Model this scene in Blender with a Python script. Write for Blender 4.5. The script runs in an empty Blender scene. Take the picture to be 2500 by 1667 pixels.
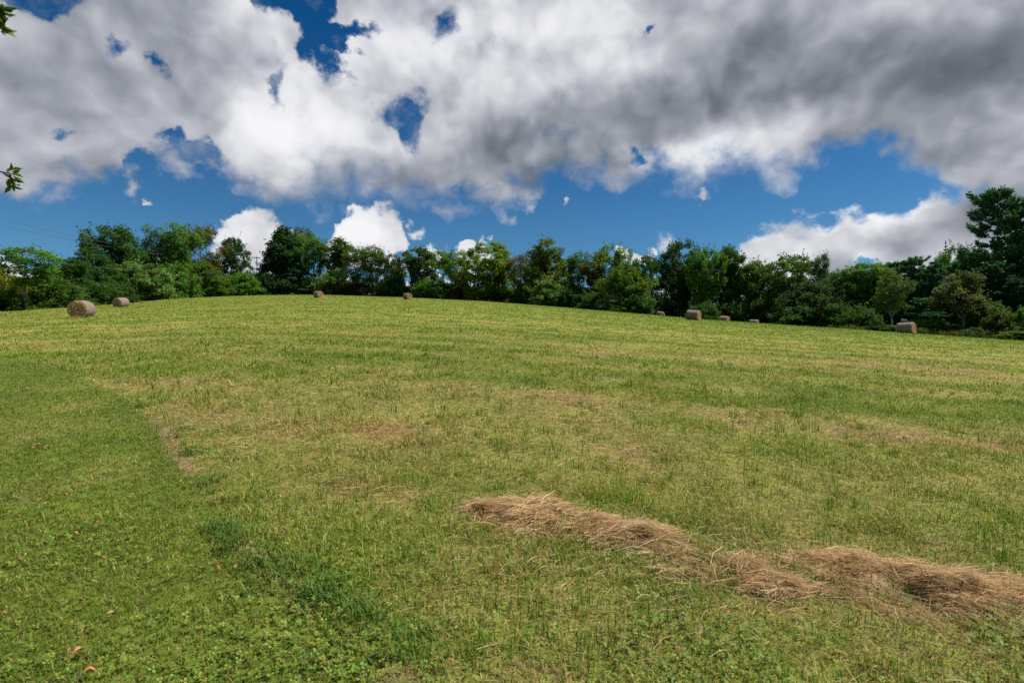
import bpy, math, random
import numpy as np
from mathutils import Vector, Matrix, Euler

scene = bpy.context.scene
COL = scene.collection
R = math.radians
EYE = 1.6                      # eye height above the ground at the photographer's feet
FPX = 20.0 / 36.0 * 2500.0     # a 20 mm lens seen in the photograph's own pixels


def U(px):
    return (px - 1250.0) / FPX


def W(py):
    return (833.5 - py) / FPX


# ------------------------------------------------------------------ camera
cam = bpy.data.objects.new('camera', bpy.data.cameras.new('camera'))
COL.objects.link(cam)
cam.data.lens = 20.0
cam.data.sensor_width = 36.0
cam.data.clip_start = 0.05
cam.data.clip_end = 8000.0
cam.location = (0.0, 0.0, EYE)
cam.rotation_euler = (R(90), 0, 0)
cam.data.dof.use_dof = True
cam.data.dof.focus_distance = 14.0
cam.data.dof.aperture_fstop = 3.2
scene.camera = cam

# ------------------------------------------------------------------ exposure
vs = scene.view_settings
scene.display_settings.display_device = 'sRGB'
vs.view_transform = 'Standard'
vs.look = 'None'
vs.exposure = 0.6
vs.gamma = 1.0
vs.use_curve_mapping = False
scene.cycles.use_denoising = False
scene.cycles.max_bounces = 6
scene.cycles.diffuse_bounces = 3
scene.cycles.transmission_bounces = 3
scene.cycles.glossy_bounces = 2
scene.cycles.transparent_max_bounces = 6
scene.cycles.caustics_reflective = False
scene.cycles.caustics_refractive = False
scene.cycles.sample_clamp_indirect = 4.0
scene.cycles.pixel_filter_type = 'BLACKMAN_HARRIS'
scene.cycles.filter_width = 1.5

# ------------------------------------------------------------------ sun
SUN_EL, SUN_AZ = R(56), R(84)       # azimuth measured from +Y towards +X
SUN = Vector((math.cos(SUN_EL) * math.sin(SUN_AZ), math.cos(SUN_EL) * math.cos(SUN_AZ), math.sin(SUN_EL)))
sun = bpy.data.objects.new('sun', bpy.data.lights.new('sun', 'SUN'))
COL.objects.link(sun)
sun.data.energy = 5.0
sun.data.angle = R(0.53)
sun.data.color = (1.0, 0.955, 0.88)
sun.rotation_euler = (-SUN).to_track_quat('-Z', 'Y').to_euler()
sun.location = (0, 0, 60)

# ------------------------------------------------------------------ sky: Nishita blue with cumulus laid over it by direction
world = bpy.data.worlds.new('World')
scene.world = world
world.use_nodes = True
NT = world.node_tree
NT.nodes.clear()


class Nodes:
    """Small helper round a node tree: each call adds a node and returns its output socket."""

    def __init__(self, nt):
        self.nt = nt

    def new(self, kind, **props):
        n = self.nt.nodes.new(kind)
        for k, v in props.items():
            setattr(n, k, v)
        return n

    def put(self, sock, v):
        if isinstance(v, bpy.types.NodeSocket):
            self.nt.links.new(v, sock)
        elif v is not None:
            sock.default_value = v

    def m(self, op, a, b=None, c=None, clamp=False):
        n = self.new('ShaderNodeMath', operation=op, use_clamp=clamp)
        self.put(n.inputs[0], a)
        self.put(n.inputs[1], b)
        self.put(n.inputs[2], c)
        return n.outputs[0]

    def v(self, op, a, b=None, scale=None):
        n = self.new('ShaderNodeVectorMath', operation=op)
        self.put(n.inputs[0], a)
        if b is not None:
            self.put(n.inputs[1], b)
        if scale is not None:
            self.put(n.inputs['Scale'], scale)
        return n.outputs[0]

    def noise(self, vec, scale, detail=6.0, rough=0.55, color=False, dist=0.0):
        n = self.new('ShaderNodeTexNoise', noise_dimensions='3D')
        self.put(n.inputs['Vector'], vec)
        n.inputs['Scale'].default_value = scale
        n.inputs['Detail'].default_value = detail
        n.inputs['Roughness'].default_value = rough
        n.inputs['Distortion'].default_value = dist
        return n.outputs['Color'] if color else n.outputs['Fac']

    def xyz(self, vec):
        n = self.new('ShaderNodeSeparateXYZ')
        self.put(n.inputs[0], vec)
        return n.outputs

    def comb(self, x, y, z):
        n = self.new('ShaderNodeCombineXYZ')
        for s, v in zip(n.inputs, (x, y, z)):
            self.put(s, v)
        return n.outputs[0]

    def smooth(self, v, a, b, lo=0.0, hi=1.0):
        n = self.new('ShaderNodeMapRange', interpolation_type='SMOOTHSTEP', clamp=True)
        self.put(n.inputs['Value'], v)
        for k, x in (('From Min', a), ('From Max', b), ('To Min', lo), ('To Max', hi)):
            self.put(n.inputs[k], x)
        return n.outputs['Result']

    def mix(self, f, a, b, blend='MIX'):
        n = self.new('ShaderNodeMix', data_type='RGBA', blend_type=blend)
        self.put(n.inputs['Factor'], f)
        for s, v in ((n.inputs[6], a), (n.inputs[7], b)):
            self.put(s, v if isinstance(v, bpy.types.NodeSocket) else (*v[:3], 1.0))
        return n.outputs[2]

    def blob(self, vec, cx, cy, rx, ry, rot=0.0):
        """Soft elliptical patch of sky, given in tangent coordinates of a direction."""
        mp = self.new('ShaderNodeMapping', vector_type='TEXTURE')
        self.put(mp.inputs['Vector'], vec)
        mp.inputs['Location'].default_value = (U(cx), W(cy), 0)
        mp.inputs['Rotation'].default_value = (0, 0, R(rot))
        mp.inputs['Scale'].default_value = (rx / FPX, ry / FPX, 1)
        g = self.new('ShaderNodeTexGradient', gradient_type='SPHERICAL')
        self.put(g.inputs[0], mp.outputs[0])
        return g.outputs['Fac']

    def curve(self, x, pts):
        """Edge line of a cloud bank: elevation against bearing."""
        n = self.new('ShaderNodeFloatCurve')
        xn = self.m('MULTIPLY_ADD', x, 0.5, 0.5)
        self.put(n.inputs['Value'], xn)
        cv = n.mapping.curves[0]
        P = [(U(px) * 0.5 + 0.5, W(py)) for px, py in pts]
        cv.points[0].location = P[0]
        cv.points[1].location = P[-1]
        for p in P[1:-1]:
            cv.points.new(*p)
        for p in cv.points:
            p.handle_type = 'AUTO_CLAMPED'
        n.mapping.update()
        return n.outputs[0]


N = Nodes(NT)
geo = N.new('ShaderNodeTexCoord').outputs['Generated']
D = N.v('NORMALIZE', geo)
dx, dy, dz = N.xyz(D)
# lens-free tangent coordinates of a direction
yy = N.m('MAXIMUM', dy, 0.16)
u0 = N.m('DIVIDE', dx, yy)
w0 = N.m('DIVIDE', dz, yy)
front = N.smooth(dy, 0.2, 0.4)

# noise space: a direction squeezed towards the horizon, as a flat cloud deck is
dzs = N.m('MULTIPLY', dz, 1.08)
Q = N.comb(dx, N.m('MULTIPLY', dy, 0.9), dzs)
warp = N.v('SUBTRACT', N.noise(Q, 5.5, 4, 0.6, color=True), (0.5, 0.5, 0.5))
fine = N.v('SUBTRACT', N.noise(Q, 26.0, 5, 0.62, color=True), (0.5, 0.5, 0.5))
P0 = N.comb(u0, w0, 0.0)
P1 = N.v('ADD', P0, N.v('SCALE', warp, scale=0.13))
P2 = N.v('ADD', P1, N.v('SCALE', fine, scale=0.075))
px_, py_, _z = N.xyz(P2)

DECK = [(-150, 484), (0, 484), (130, 476), (230, 459), (320, 434), (350, 415), (400, 420), (470, 420), (530, 429), (600, 484), (700, 494),
        (800, 494), (900, 505), (1000, 508), (1100, 515), (1220, 520), (1285, 499), (1330, 446), (1430, 432),
        (1550, 419), (1600, 429), (1690, 462), (1750, 439), (1850, 429), (1950, 422), (2020, 389), (2080, 354),
        (2150, 339), (2220, 364), (2290, 414), (2340, 444), (2420, 484), (2500, 494), (2700, 484)]
BANK = [(1600, 760), (1740, 690), (1790, 622), (1830, 590), (1880, 572), (1925, 566), (1960, 560), (2010, 558), (2060, 545),
        (2150, 533), (2200, 520), (2250, 490), (2300, 462), (2360, 440), (2440, 410), (2500, 370), (2700, 300)]
edge = N.curve(px_, DECK)
deck = N.m('MULTIPLY', N.m('SUBTRACT', py_, edge), 6.5)
deck = N.m('MINIMUM', N.m('MAXIMUM', deck, -1.0), 0.55)
edge2 = N.curve(px_, BANK)
bank = N.m('MULTIPLY', N.m('SUBTRACT', edge2, py_), 11.0)
bank = N.m('MINIMUM', N.m('MAXIMUM', bank, -1.0), 0.6)
right = N.smooth(px_, U(1735), U(1800), -1.0, 0.0)
bank = N.m('ADD', bank, right)
bank = N.m('MINIMUM', bank, N.m('MULTIPLY_ADD', py_, 12.0, -0.2))

# gaps of blue in the deck: centre, radii, turn, depth
HOLES = [(110, -25, 150, 105, 8, 2.6), (292, 128, 56, 44, 30, 1.1), (358, 148, 68, 34, -15, .9),
         (412, 325, 50, 34, 25, .95), (470, 368, 70, 30, -10, .5), (700, -15, 85, 75, 0, 1.6), (770, 55, 60, 105, 22, 2.0),
         (850, 84, 110, 28, 12, 1.3), (822, 160, 36, 70, 10, 1.0), (1108, 45, 46, 78, -25, 1.0), (975, 285, 80, 70, -25, 1.4),
         (992, 350, 56, 66, 0, 1.1), (1602, 43, 32, 24, 0, .9), (170, 345, 60, 24, 0, .7), (345, 410, 44, 44, 0, .7), (700, 200, 26, 80, -10, .8),
         (2105, 652, 90, 30, 0, 1.2), (1570, 378, 26, 30, 0, .7), (640, 20, 60, 60, 0, .5)]
hole = None
for cx, cy, rx, ry, rot, d in HOLES:
    b = N.m('MULTIPLY', N.blob(P2, cx, cy, rx, ry, rot), d)
    hole = b if hole is None else N.m('ADD', hole, b)
hole = N.m('MULTIPLY', hole, 0.86)
deck = N.m('SUBTRACT', deck, hole)
bank = N.m('SUBTRACT', bank, N.m('MULTIPLY', hole, 0.8))

# small free cumulus below the deck
PUFFS = [(590, 580, 82, 74, 0, 1.9), (625, 560, 52, 52, 0, 1.4), (600, 650, 100, 60, 0, 1.6), (905, 575, 92, 62, 6, 2.1), (950, 560, 45, 60, 0, 1.3),
         (840, 580, 60, 34, 20, 1.0), (1027, 575, 40, 28, 0, .5), (1542, 590, 38, 24, 0, .85), (1376, 503, 22, 26, 0, .55),
         (1716, 478, 28, 24, 0, .75), (375, 490, 30, 16, 0, .5), (8, 645, 60, 40, 0, 1.2), (90, 700, 90, 45, 0, 1.1),
         (1165, 650, 60, 60, 0, 1.0), (930, 715, 230, 45, 0, 1.2), (1350, 745, 240, 75, 0, 1.5), (1640, 725, 170, 80, 0, 1.4), (2080, 610, 60, 40, 0, 1.0),
         (1010, 510, 40, 20, 60, .4), (700, 560, 40, 22, 0, .7), (1110, 520, 60, 16, 10, .35), (330, 455, 50, 50, 0, .5),(1000, 640, 120, 24, 0, .55)]
puff = None
for cx, cy, rx, ry, rot, d in PUFFS:
    b = N.m('MULTIPLY', N.blob(P2, cx, cy, rx * 1.2, ry * 1.2, rot), d * 1.15)
    puff = b if puff is None else N.m('MAXIMUM', puff, b)
puff = N.m('SUBTRACT', puff, 0.36)

# away from the field of view the cloud is thinned to lower the ambient light
rest = N.m('SUBTRACT', N.m('MULTIPLY', N.noise(Q, 2.2, 3, 0.5), 2.2), 1.1)
cover = N.m('MAXIMUM', N.m('MAXIMUM', deck, bank), puff)
mixn = N.new('ShaderNodeMix', data_type='FLOAT')
N.put(mixn.inputs[0], front)
N.put(mixn.inputs[2], rest)
N.put(mixn.inputs[3], cover)
cover = mixn.outputs[0]


def billow(vec):
    """Cauliflower relief: rounded cells of several sizes over a broad swell."""
    cell = None
    for sc, wt in ((6.5, 1.0), (14.0, .55), (31.0, .28)):
        k = N.m('MULTIPLY', N.m('ABSOLUTE', N.m('SUBTRACT', N.noise(vec, sc, 0.0, 0.5), 0.5)), 2.0 * wt * 1.4)
        cell = k if cell is None else N.m('ADD', cell, k)
    a = N.noise(vec, 9.0, 9, 0.56)
    b = N.noise(vec, 3.2, 3, 0.5)
    s = N.m('ADD', N.m('MULTIPLY', a, 0.48), N.m('MULTIPLY', b, 0.22))
    return N.m('ADD', s, N.m('MULTIPLY', cell, 0.30))


QW = N.v('ADD', Q, N.v('SCALE', warp, scale=0.05))
LIT = Vector((0.12, 0.0, 0.99)) * 0.05
f1 = billow(QW)
f2 = billow(N.v('ADD', QW, tuple(LIT)))
wisp = N.m('SUBTRACT', N.noise(QW, 24.0, 8, 0.62), 0.5)
body = N.m('ADD', cover, N.m('MULTIPLY', N.m('SUBTRACT', f1, 0.5), 1.15))
body = N.m('ADD', body, N.m('MULTIPLY', wisp, 0.58))
soft = N.smooth(N.noise(Q, 2.6, 2, 0.5), 0.35, 0.65, 0.22, 0.62)
low = N.smooth(N.m('SUBTRACT', py_, edge), -0.06, 0.0)          # free cumulus under the deck have crisper edges
soft = N.m('MULTIPLY', soft, N.m('MULTIPLY_ADD', low, 0.55, 0.45))
alpha = N.smooth(body, -0.12, soft)
veil = N.m('MULTIPLY', N.smooth(N.noise(QW, 15.0, 8, 0.62), 0.48, 0.76, 0.0, 0.55), N.smooth(N.m('SUBTRACT', py_, edge), 0.0, 0.05))
alpha = N.m('MAXIMUM', alpha, N.m('MULTIPLY', veil, front))

# how bright each part of the cloud cover is
GLOW = [(740, 250, 190, 190, 0, .30), (640, 330, 240, 130, 0, .22), (860, 340, 200, 110, 0, .20), (600, 60, 200, 130, 0, .15), (1150, 130, 320, 190, 0, .24),
        (1480, 130, 170, 120, 0, .25), (1420, 30, 260, 100, 0, .14), (930, 130, 180, 120, 0, .16), (300, 260, 200, 120, 30, .10), (70, 120, 120, 60, 0, .05),
        (890, 545, 110, 70, 0, .24), (590, 535, 100, 60, 0, .12), (1800, 350, 330, 70, 20, .28), (1700, 390, 120, 70, 0, .12), (1880, 620, 170, 90, 15, .26), (2120, 560, 260, 70, 22, .26),
        (2300, 490, 130, 60, 40, .14), (2120, 632, 90, 40, 0, .34), (1350, 700, 420, 90, 0, .14), (930, 690, 260, 60, 0, .12), (1780, 60, 120, 100, 0, .1), (130, 400, 220, 60, 0, .08)]
GLOOM = [(110, 240, 380, 260, 0, .11), (480, 120, 240, 200, 20, .10), (250, 420, 260, 90, 0, .08), (1650, 250, 520, 110, 18, .28), (1350, 420, 280, 90, -12, .30), (1150, 400, 200, 70, -15, .14), (2380, 140, 420, 150, 12, .40),
         (2000, 210, 300, 200, 0, .18), (2350, 350, 280, 90, -10, .26), (830, 440, 320, 60, 0, .14), (120, 200, 260, 160, 0, .05),
         (60, 460, 280, 60, 0, .10), (2420, 520, 160, 80, 0, .18), (2180, 590, 160, 40, 15, .16), (1560, 360, 200, 60, 15, .16), (450, 290, 110, 150, 20, .09), (590, 640, 120, 60, 0, .20), (900, 625, 120, 50, 0, .14)]
tone = None
for sgn, table in ((1, GLOW), (-1, GLOOM)):
    for cx, cy, rx, ry, rot, d in table:
        b = N.m('MULTIPLY', N.smooth(N.blob(P1, cx, cy, rx * 1.25, ry * 1.25, rot), 0, 1), sgn * d * (0.77 if sgn < 0 else 1.0))
        tone = b if tone is None else N.m('ADD', tone, b)
crest = N.m('MULTIPLY', N.smooth(bank, 0.34, -0.02), N.m('MULTIPLY_ADD', low, -0.24, 0.24))   # sunlit tops of the far bank
tone = N.m('MULTIPLY', N.m('ADD', tone, crest), front)
relief = N.m('MULTIPLY', N.m('SUBTRACT', f1, f2), 0.76)
relief = N.m('MINIMUM', N.m('MAXIMUM', relief, -0.18), 0.22)
light = N.m('ADD', N.m('ADD', tone, relief), 0.665)
light = N.m('ADD', light, N.m('MULTIPLY', N.m('SUBTRACT', N.noise(Q, 11, 6, 0.55), 0.5), 0.10))
ramp = N.new('ShaderNodeValToRGB')
N.put(ramp.inputs[0], N.m('MULTIPLY', light, 0.84))
els = ramp.color_ramp.elements
STOPS = [(0.12, (.075, .090, .112)), (0.29, (.17, .195, .225)), (0.46, (.315, .335, .385)), (0.63, (.52, .535, .585)), (0.80, (.78, .79, .82)), (1.0, (.93, .93, .95))]
while len(els) < len(STOPS):
    els.new(0.5)
for e, (p, c) in zip(els, STOPS):
    e.position = p
    e.color = (*c, 1)
SKY_STRENGTH = 0.07
cloud = N.v('SCALE', ramp.outputs[0], scale=9.4)

sky = N.new('ShaderNodeTexSky', sky_type='NISHITA')
sky.sun_disc = False
sky.sun_elevation = SUN_EL
sky.sun_rotation = SUN_AZ
sky.air_density = 1.0
sky.dust_density = 0.4
sky.ozone_density = 3.0
sky.altitude = 400
blue = N.mix(N.smooth(dz, 0.05, 0.55), (0.32, 0.60, 0.76), (0.03, 0.36, 0.62))
blue = N.mix(1.0, sky.outputs[0], blue, 'MULTIPLY')
final = N.mix(alpha, blue, cloud)
bg = N.new('ShaderNodeBackground')
N.put(bg.inputs['Color'], final)
bg.inputs['Strength'].default_value = SKY_STRENGTH
out = N.new('ShaderNodeOutputWorld')
NT.links.new(bg.outputs[0], out.inputs['Surface'])
world.cycles.sampling_method = 'MANUAL'
world.cycles.sample_map_resolution = 512
# ------------------------------------------------------------------ helpers for meshes and for the scene's bookkeeping
RNG = np.random.default_rng(7)


def vnoise(x, y, seed=0):
    """Value noise on a unit lattice, 0..1."""
    x = np.asarray(x, float)
    y = np.asarray(y, float)
    xi = np.floor(x).astype(np.int64)
    yi = np.floor(y).astype(np.int64)
    fx = x - xi
    fy = y - yi
    fx = fx * fx * (3 - 2 * fx)
    fy = fy * fy * (3 - 2 * fy)

    def h(a, b):
        n = (a * 374761393 + b * 668265263 + seed * 1442695041) & 0x7FFFFFFF
        n = ((n ^ (n >> 13)) * 1274126177) & 0x7FFFFFFF
        n = n ^ (n >> 16)
        return (n & 0xFFFF) / 65535.0
    a = h(xi, yi) * (1 - fx) + h(xi + 1, yi) * fx
    b = h(xi, yi + 1) * (1 - fx) + h(xi + 1, yi + 1) * fx
    return a * (1 - fy) + b * fy


def fbm(x, y, seed=0, octaves=4):
    s, amp, tot = 0.0, 1.0, 0.0
    for k in range(octaves):
        s = s + amp * vnoise(x * 2 ** k + 17.3 * k, y * 2 ** k - 9.1 * k, seed + k)
        tot += amp
        amp *= 0.5
    return s / tot


def sstep(a, b, v):
    t = np.clip((v - a) / (b - a), 0, 1)
    return t * t * (3 - 2 * t)


def mesh_np(name, verts, sizes, loops, mat=None, cols=None, smooth=False):
    """A mesh from flat arrays: verts (n,3), face sizes, loop vertex indices, per-vertex colours."""
    me = bpy.data.meshes.new(name)
    verts = np.ascontiguousarray(verts, np.float32)
    sizes = np.asarray(sizes, np.int32)
    loops = np.asarray(loops, np.int32)
    me.vertices.add(len(verts))
    me.vertices.foreach_set('co', verts.ravel())
    me.loops.add(len(loops))
    me.loops.foreach_set('vertex_index', loops)
    me.polygons.add(len(sizes))
    starts = np.zeros(len(sizes), np.int32)
    starts[1:] = np.cumsum(sizes)[:-1]
    me.polygons.foreach_set('loop_start', starts)
    me.polygons.foreach_set('use_smooth', np.full(len(sizes), smooth, bool))
    if cols is not None:
        c = np.ones((len(verts), 4), np.float32)
        c[:, :3] = cols
        at = me.color_attributes.new('tint', 'FLOAT_COLOR', 'POINT')
        at.data.foreach_set('color', c.ravel())
    me.update(calc_edges=True)
    if mat:
        me.materials.append(mat)
    return me


class Bag:
    """Collects tubes and quads, then becomes one mesh."""

    def __init__(self):
        self.v, self.s, self.l, self.c, self.n = [], [], [], [], 0

    def add(self, verts, faces_quads, col=None):
        verts = np.asarray(verts, float)
        f = np.asarray(faces_quads, np.int64)
        self.v.append(verts)
        self.s.append(np.full(len(f), f.shape[1]))
        self.l.append((f + self.n).ravel())
        c = np.ones((len(verts), 3)) if col is None else np.broadcast_to(np.asarray(col, float), (len(verts), 3))
        self.c.append(c)
        self.n += len(verts)

    def tube(self, pts, radii, sides=6, col=None, cap=False):
        pts = np.asarray(pts, float)
        radii = np.broadcast_to(np.asarray(radii, float), (len(pts),))
        t = np.gradient(pts, axis=0)
        t /= np.linalg.norm(t, axis=1, keepdims=True) + 1e-9
        ref = np.where(np.abs(t[:, 2:3]) > 0.9, np.array([[1.0, 0, 0]]), np.array([[0, 0, 1.0]]))
        if abs(t[0, 2]) > 0.6:
            ref = np.broadcast_to(np.array([[1.0, 0, 0]]), t.shape)
        a = np.cross(t, ref)
        a /= np.linalg.norm(a, axis=1, keepdims=True) + 1e-9
        b = np.cross(t, a)
        ang = np.arange(sides) * 2 * math.pi / sides
        ring = (a[:, None, :] * np.cos(ang)[None, :, None] + b[:, None, :] * np.sin(ang)[None, :, None]) * radii[:, None, None]
        V = (pts[:, None, :] + ring).reshape(-1, 3)
        F = []
        for i in range(len(pts) - 1):
            for k in range(sides):
                k2 = (k + 1) % sides
                F.append((i * sides + k, i * sides + k2, (i + 1) * sides + k2, (i + 1) * sides + k))
        self.add(V, F, col)
        if cap:
            for base, rev in ((0, True), ((len(pts) - 1) * sides, False)):
                c = V[base:base + sides]
                f = list(range(sides))
                self.add(c, [f[::-1] if rev else f], col)

    def box(self, c, size, rot=None, col=None):
        c = np.asarray(c, float)
        s = np.asarray(size, float) / 2
        V = np.array([(x, y, z) for x in (-1, 1) for y in (-1, 1) for z in (-1, 1)], float) * s
        if rot is not None:
            V = V @ np.array(rot.to_3x3()).T
        self.add(V + c, [(0, 1, 3, 2), (4, 6, 7, 5), (0, 4, 5, 1), (2, 3, 7, 6), (0, 2, 6, 4), (1, 5, 7, 3)], col)

    def mesh(self, name, mat, smooth=False):
        return mesh_np(name, np.concatenate(self.v), np.concatenate(self.s), np.concatenate(self.l), mat, np.concatenate(self.c), smooth)


def link(name, data, parent=None, loc=(0, 0, 0)):
    o = bpy.data.objects.new(name, data)
    COL.objects.link(o)
    o.location = loc
    if parent is not None:
        o.parent = parent
    return o


def tag(o, label, cat, group=None, kind=None):
    o['label'] = label
    o['category'] = cat
    if group:
        o['group'] = group
    if kind:
        o['kind'] = kind
    return o


def copy_thing(root):
    """A thing with copies of its parts and sub-parts; mesh data stays shared."""
    r = root.copy()
    COL.objects.link(r)
    for ch in list(root.children):
        c = ch.copy()
        COL.objects.link(c)
        c.parent = r
        for g in list(ch.children):
            d = g.copy()
            COL.objects.link(d)
            d.parent = c
    return r


# ------------------------------------------------------------------ materials
def material(name):
    m = bpy.data.materials.new(name)
    m.use_nodes = True
    nt = m.node_tree
    nt.nodes.clear()
    n = Nodes(nt)
    o = n.new('ShaderNodeOutputMaterial')
    return m, n, o


def leaf_material(name, rough=0.65, trans=0.3, use_object=True, spec=0.12, tcol=(1.25, 1.35, 0.55)):
    m, n, o = material(name)
    at = n.new('ShaderNodeVertexColor', layer_name='tint').outputs[0]
    c = at
    if use_object:
        oi = n.new('ShaderNodeObjectInfo')
        c = n.mix(1.0, at, oi.outputs['Color'], 'MULTIPLY')
    p = n.new('ShaderNodeBsdfPrincipled')
    n.put(p.inputs['Base Color'], c)
    p.inputs['Roughness'].default_value = rough
    p.inputs['Specular IOR Level'].default_value = spec
    t = n.new('ShaderNodeBsdfTranslucent')
    n.put(t.inputs['Color'], n.mix(1.0, c, tcol, 'MULTIPLY'))
    mx = n.new('ShaderNodeMixShader')
    mx.inputs[0].default_value = trans
    n.nt.links.new(p.outputs[0], mx.inputs[1])
    n.nt.links.new(t.outputs[0], mx.inputs[2])
    n.nt.links.new(mx.outputs[0], o.inputs['Surface'])
    return m


M_LEAF = leaf_material('leaves', trans=0.38)
M_NEEDLE = leaf_material('needles', rough=0.5, trans=0.25, tcol=(1.0, 1.15, 0.7))
M_GRASS = leaf_material('grass blades', rough=0.6, trans=0.30, use_object=False, spec=0.3, tcol=(1.15, 1.2, 0.6))
M_HAY = leaf_material('dry hay', rough=0.7, trans=0.25, use_object=False, spec=0.2, tcol=(1, 1, 1))


def bark_material(name):
    m, n, o = material(name)
    at = n.new('ShaderNodeObjectInfo').outputs['Color']
    tc = n.new('ShaderNodeTexCoord').outputs['Object']
    mp = n.new('ShaderNodeMapping')
    n.put(mp.inputs['Vector'], tc)
    mp.inputs['Scale'].default_value = (6, 6, 1.2)
    f = n.noise(mp.outputs[0], 3.0, 6, 0.65)
    k = n.smooth(f, 0.3, 0.7, 0.55, 1.25)
    p = n.new('ShaderNodeBsdfPrincipled')
    n.put(p.inputs['Base Color'], n.v('SCALE', at, scale=k))
    p.inputs['Roughness'].default_value = 0.9
    bp = n.new('ShaderNodeBump')
    bp.inputs['Strength'].default_value = 0.6
    bp.inputs['Distance'].default_value = 0.05
    n.put(bp.inputs['Height'], f)
    n.nt.links.new(bp.outputs[0], p.inputs['Normal'])
    n.nt.links.new(p.outputs[0], o.inputs['Surface'])
    return m


M_BARK = bark_material('bark')

# ------------------------------------------------------------------ the lie of the land
# For each bearing (given as a column of the photograph) the field climbs to a crest: the crest's distance, its height as seen, how fast the land rolls away behind it
CREST_PX = [-700, -200, 0, 160, 300, 420, 600, 775, 1000, 1150, 1300, 1500, 1700, 1900, 2100, 2250, 2400, 2500, 2700, 3300]
CREST_PY = [785, 769, 762, 751, 741.5, 729, 721.5, 719, 726.5, 733, 744, 761, 779, 793, 805.5, 815, 825, 831, 842, 860]
DIST_PX = [-700, 0, 200, 295, 500, 775, 990, 1300, 1500, 1692, 2000, 2213, 2500, 3300]
DIST_M = [66, 70, 86, 110, 150, 172, 155, 118, 98, 80, 70, 67, 62, 58]
ROLL_PX = [-700, 900, 1400, 1600, 1700, 1770, 1850, 2000, 2200, 3300]
ROLL_K = [5e-4, 5e-4, 3e-4, 1.3e-4, 3e-4, 5.5e-4, 2.5e-4, 2.5e-4, 3e-4, 3e-4]
_u = np.linspace(U(-700), U(3300), 1200)


def _smooth(px, val, width):
    raw = np.interp(_u, [U(p) for p in px], val)
    k = np.exp(-0.5 * (np.arange(-60, 61) / width) ** 2)
    k /= k.sum()
    return np.convolve(np.pad(raw, 60, mode='edge'), k, mode='valid')


_vc = _smooth(CREST_PX, [W(p) for p in CREST_PY], 10)
_dc = _smooth(DIST_PX, DIST_M, 18)
_kr = _smooth(ROLL_PX, ROLL_K, 6)


def ground_z(x, y):
    """Height of the land (world z) at x, y."""
    x = np.asarray(x, float)
    y = np.asarray(y, float)
    d = np.maximum(y, 1e-4)
    u = np.clip(x / d, _u[0], _u[-1])
    vc = np.interp(u, _u, _vc)
    dc = np.interp(u, _u, _dc)
    kr = np.interp(u, _u, _kr)
    q = np.clip(1 - d / dc, 0, None)
    zf = vc * d - EYE * q ** 1.15
    e = np.maximum(d - dc, 0)
    e1 = np.minimum(e, 90)
    zb = vc * d - kr * e1 ** 2 - 2 * kr * 90 * np.maximum(e - 90, 0) - (vc + 0.01) * np.maximum(e - 150, 0)
    z = np.where(d < dc, zf, zb)
    z = np.where(y <= 0, -EYE + 0.06 * np.maximum(y, -80), z)
    bump = (fbm(x * 0.33, y * 0.33, 3, 3) - 0.5) * 0.10 + (fbm(x * 2.1, y * 2.1, 9, 2) - 0.5) * 0.03
    return z + EYE + bump * sstep(0, 3, np.hypot(x, y)) * np.where(d > dc * 0.8, 0.5, 1.0)


def at(px, d):
    """Point of the land on the bearing of column px at distance d."""
    x = U(px) * d
    return np.array([x, d, float(ground_z(x, d))])


def ground_hit(px, py):
    """Where the sight line through a pixel first meets the land."""
    d = np.geomspace(1.6, 200, 6000)
    below = (EYE + W(py) * d) <= ground_z(U(px) * d, d)
    i = int(np.argmax(below)) if below.any() else len(d) - 1
    return np.array([U(px) * d[i], d[i], float(ground_z(U(px) * d[i], d[i]))])


# edge between the close-mown lawn (left) and the hay field: points on the ground
LAWN = np.array([ground_hit(*p)[:2] for p in [(960, 1640), (840, 1560), (700, 1420), (570, 1330), (520, 1240), (455, 1140), (400, 1050), (330, 980), (215, 925), (60, 880), (0, 862)]])
LAWN = np.vstack([[LAWN[0][0] + 0.5, 0.5], LAWN, [LAWN[-1][0] * 1.8, LAWN[-1][1] * 1.5]])


def lawn_amount(x, y):
    """1 on the mown lawn, 0 on the hay field."""
    ex = np.interp(y, LAWN[:, 1], LAWN[:, 0])
    wob = (fbm(x * 1.3, y * 1.3, 21, 3) - 0.5) * 0.35
    return sstep(0.08, -0.14, (x - ex) + wob) * np.where(y > LAWN[-1, 1], 0, 1)


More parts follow.
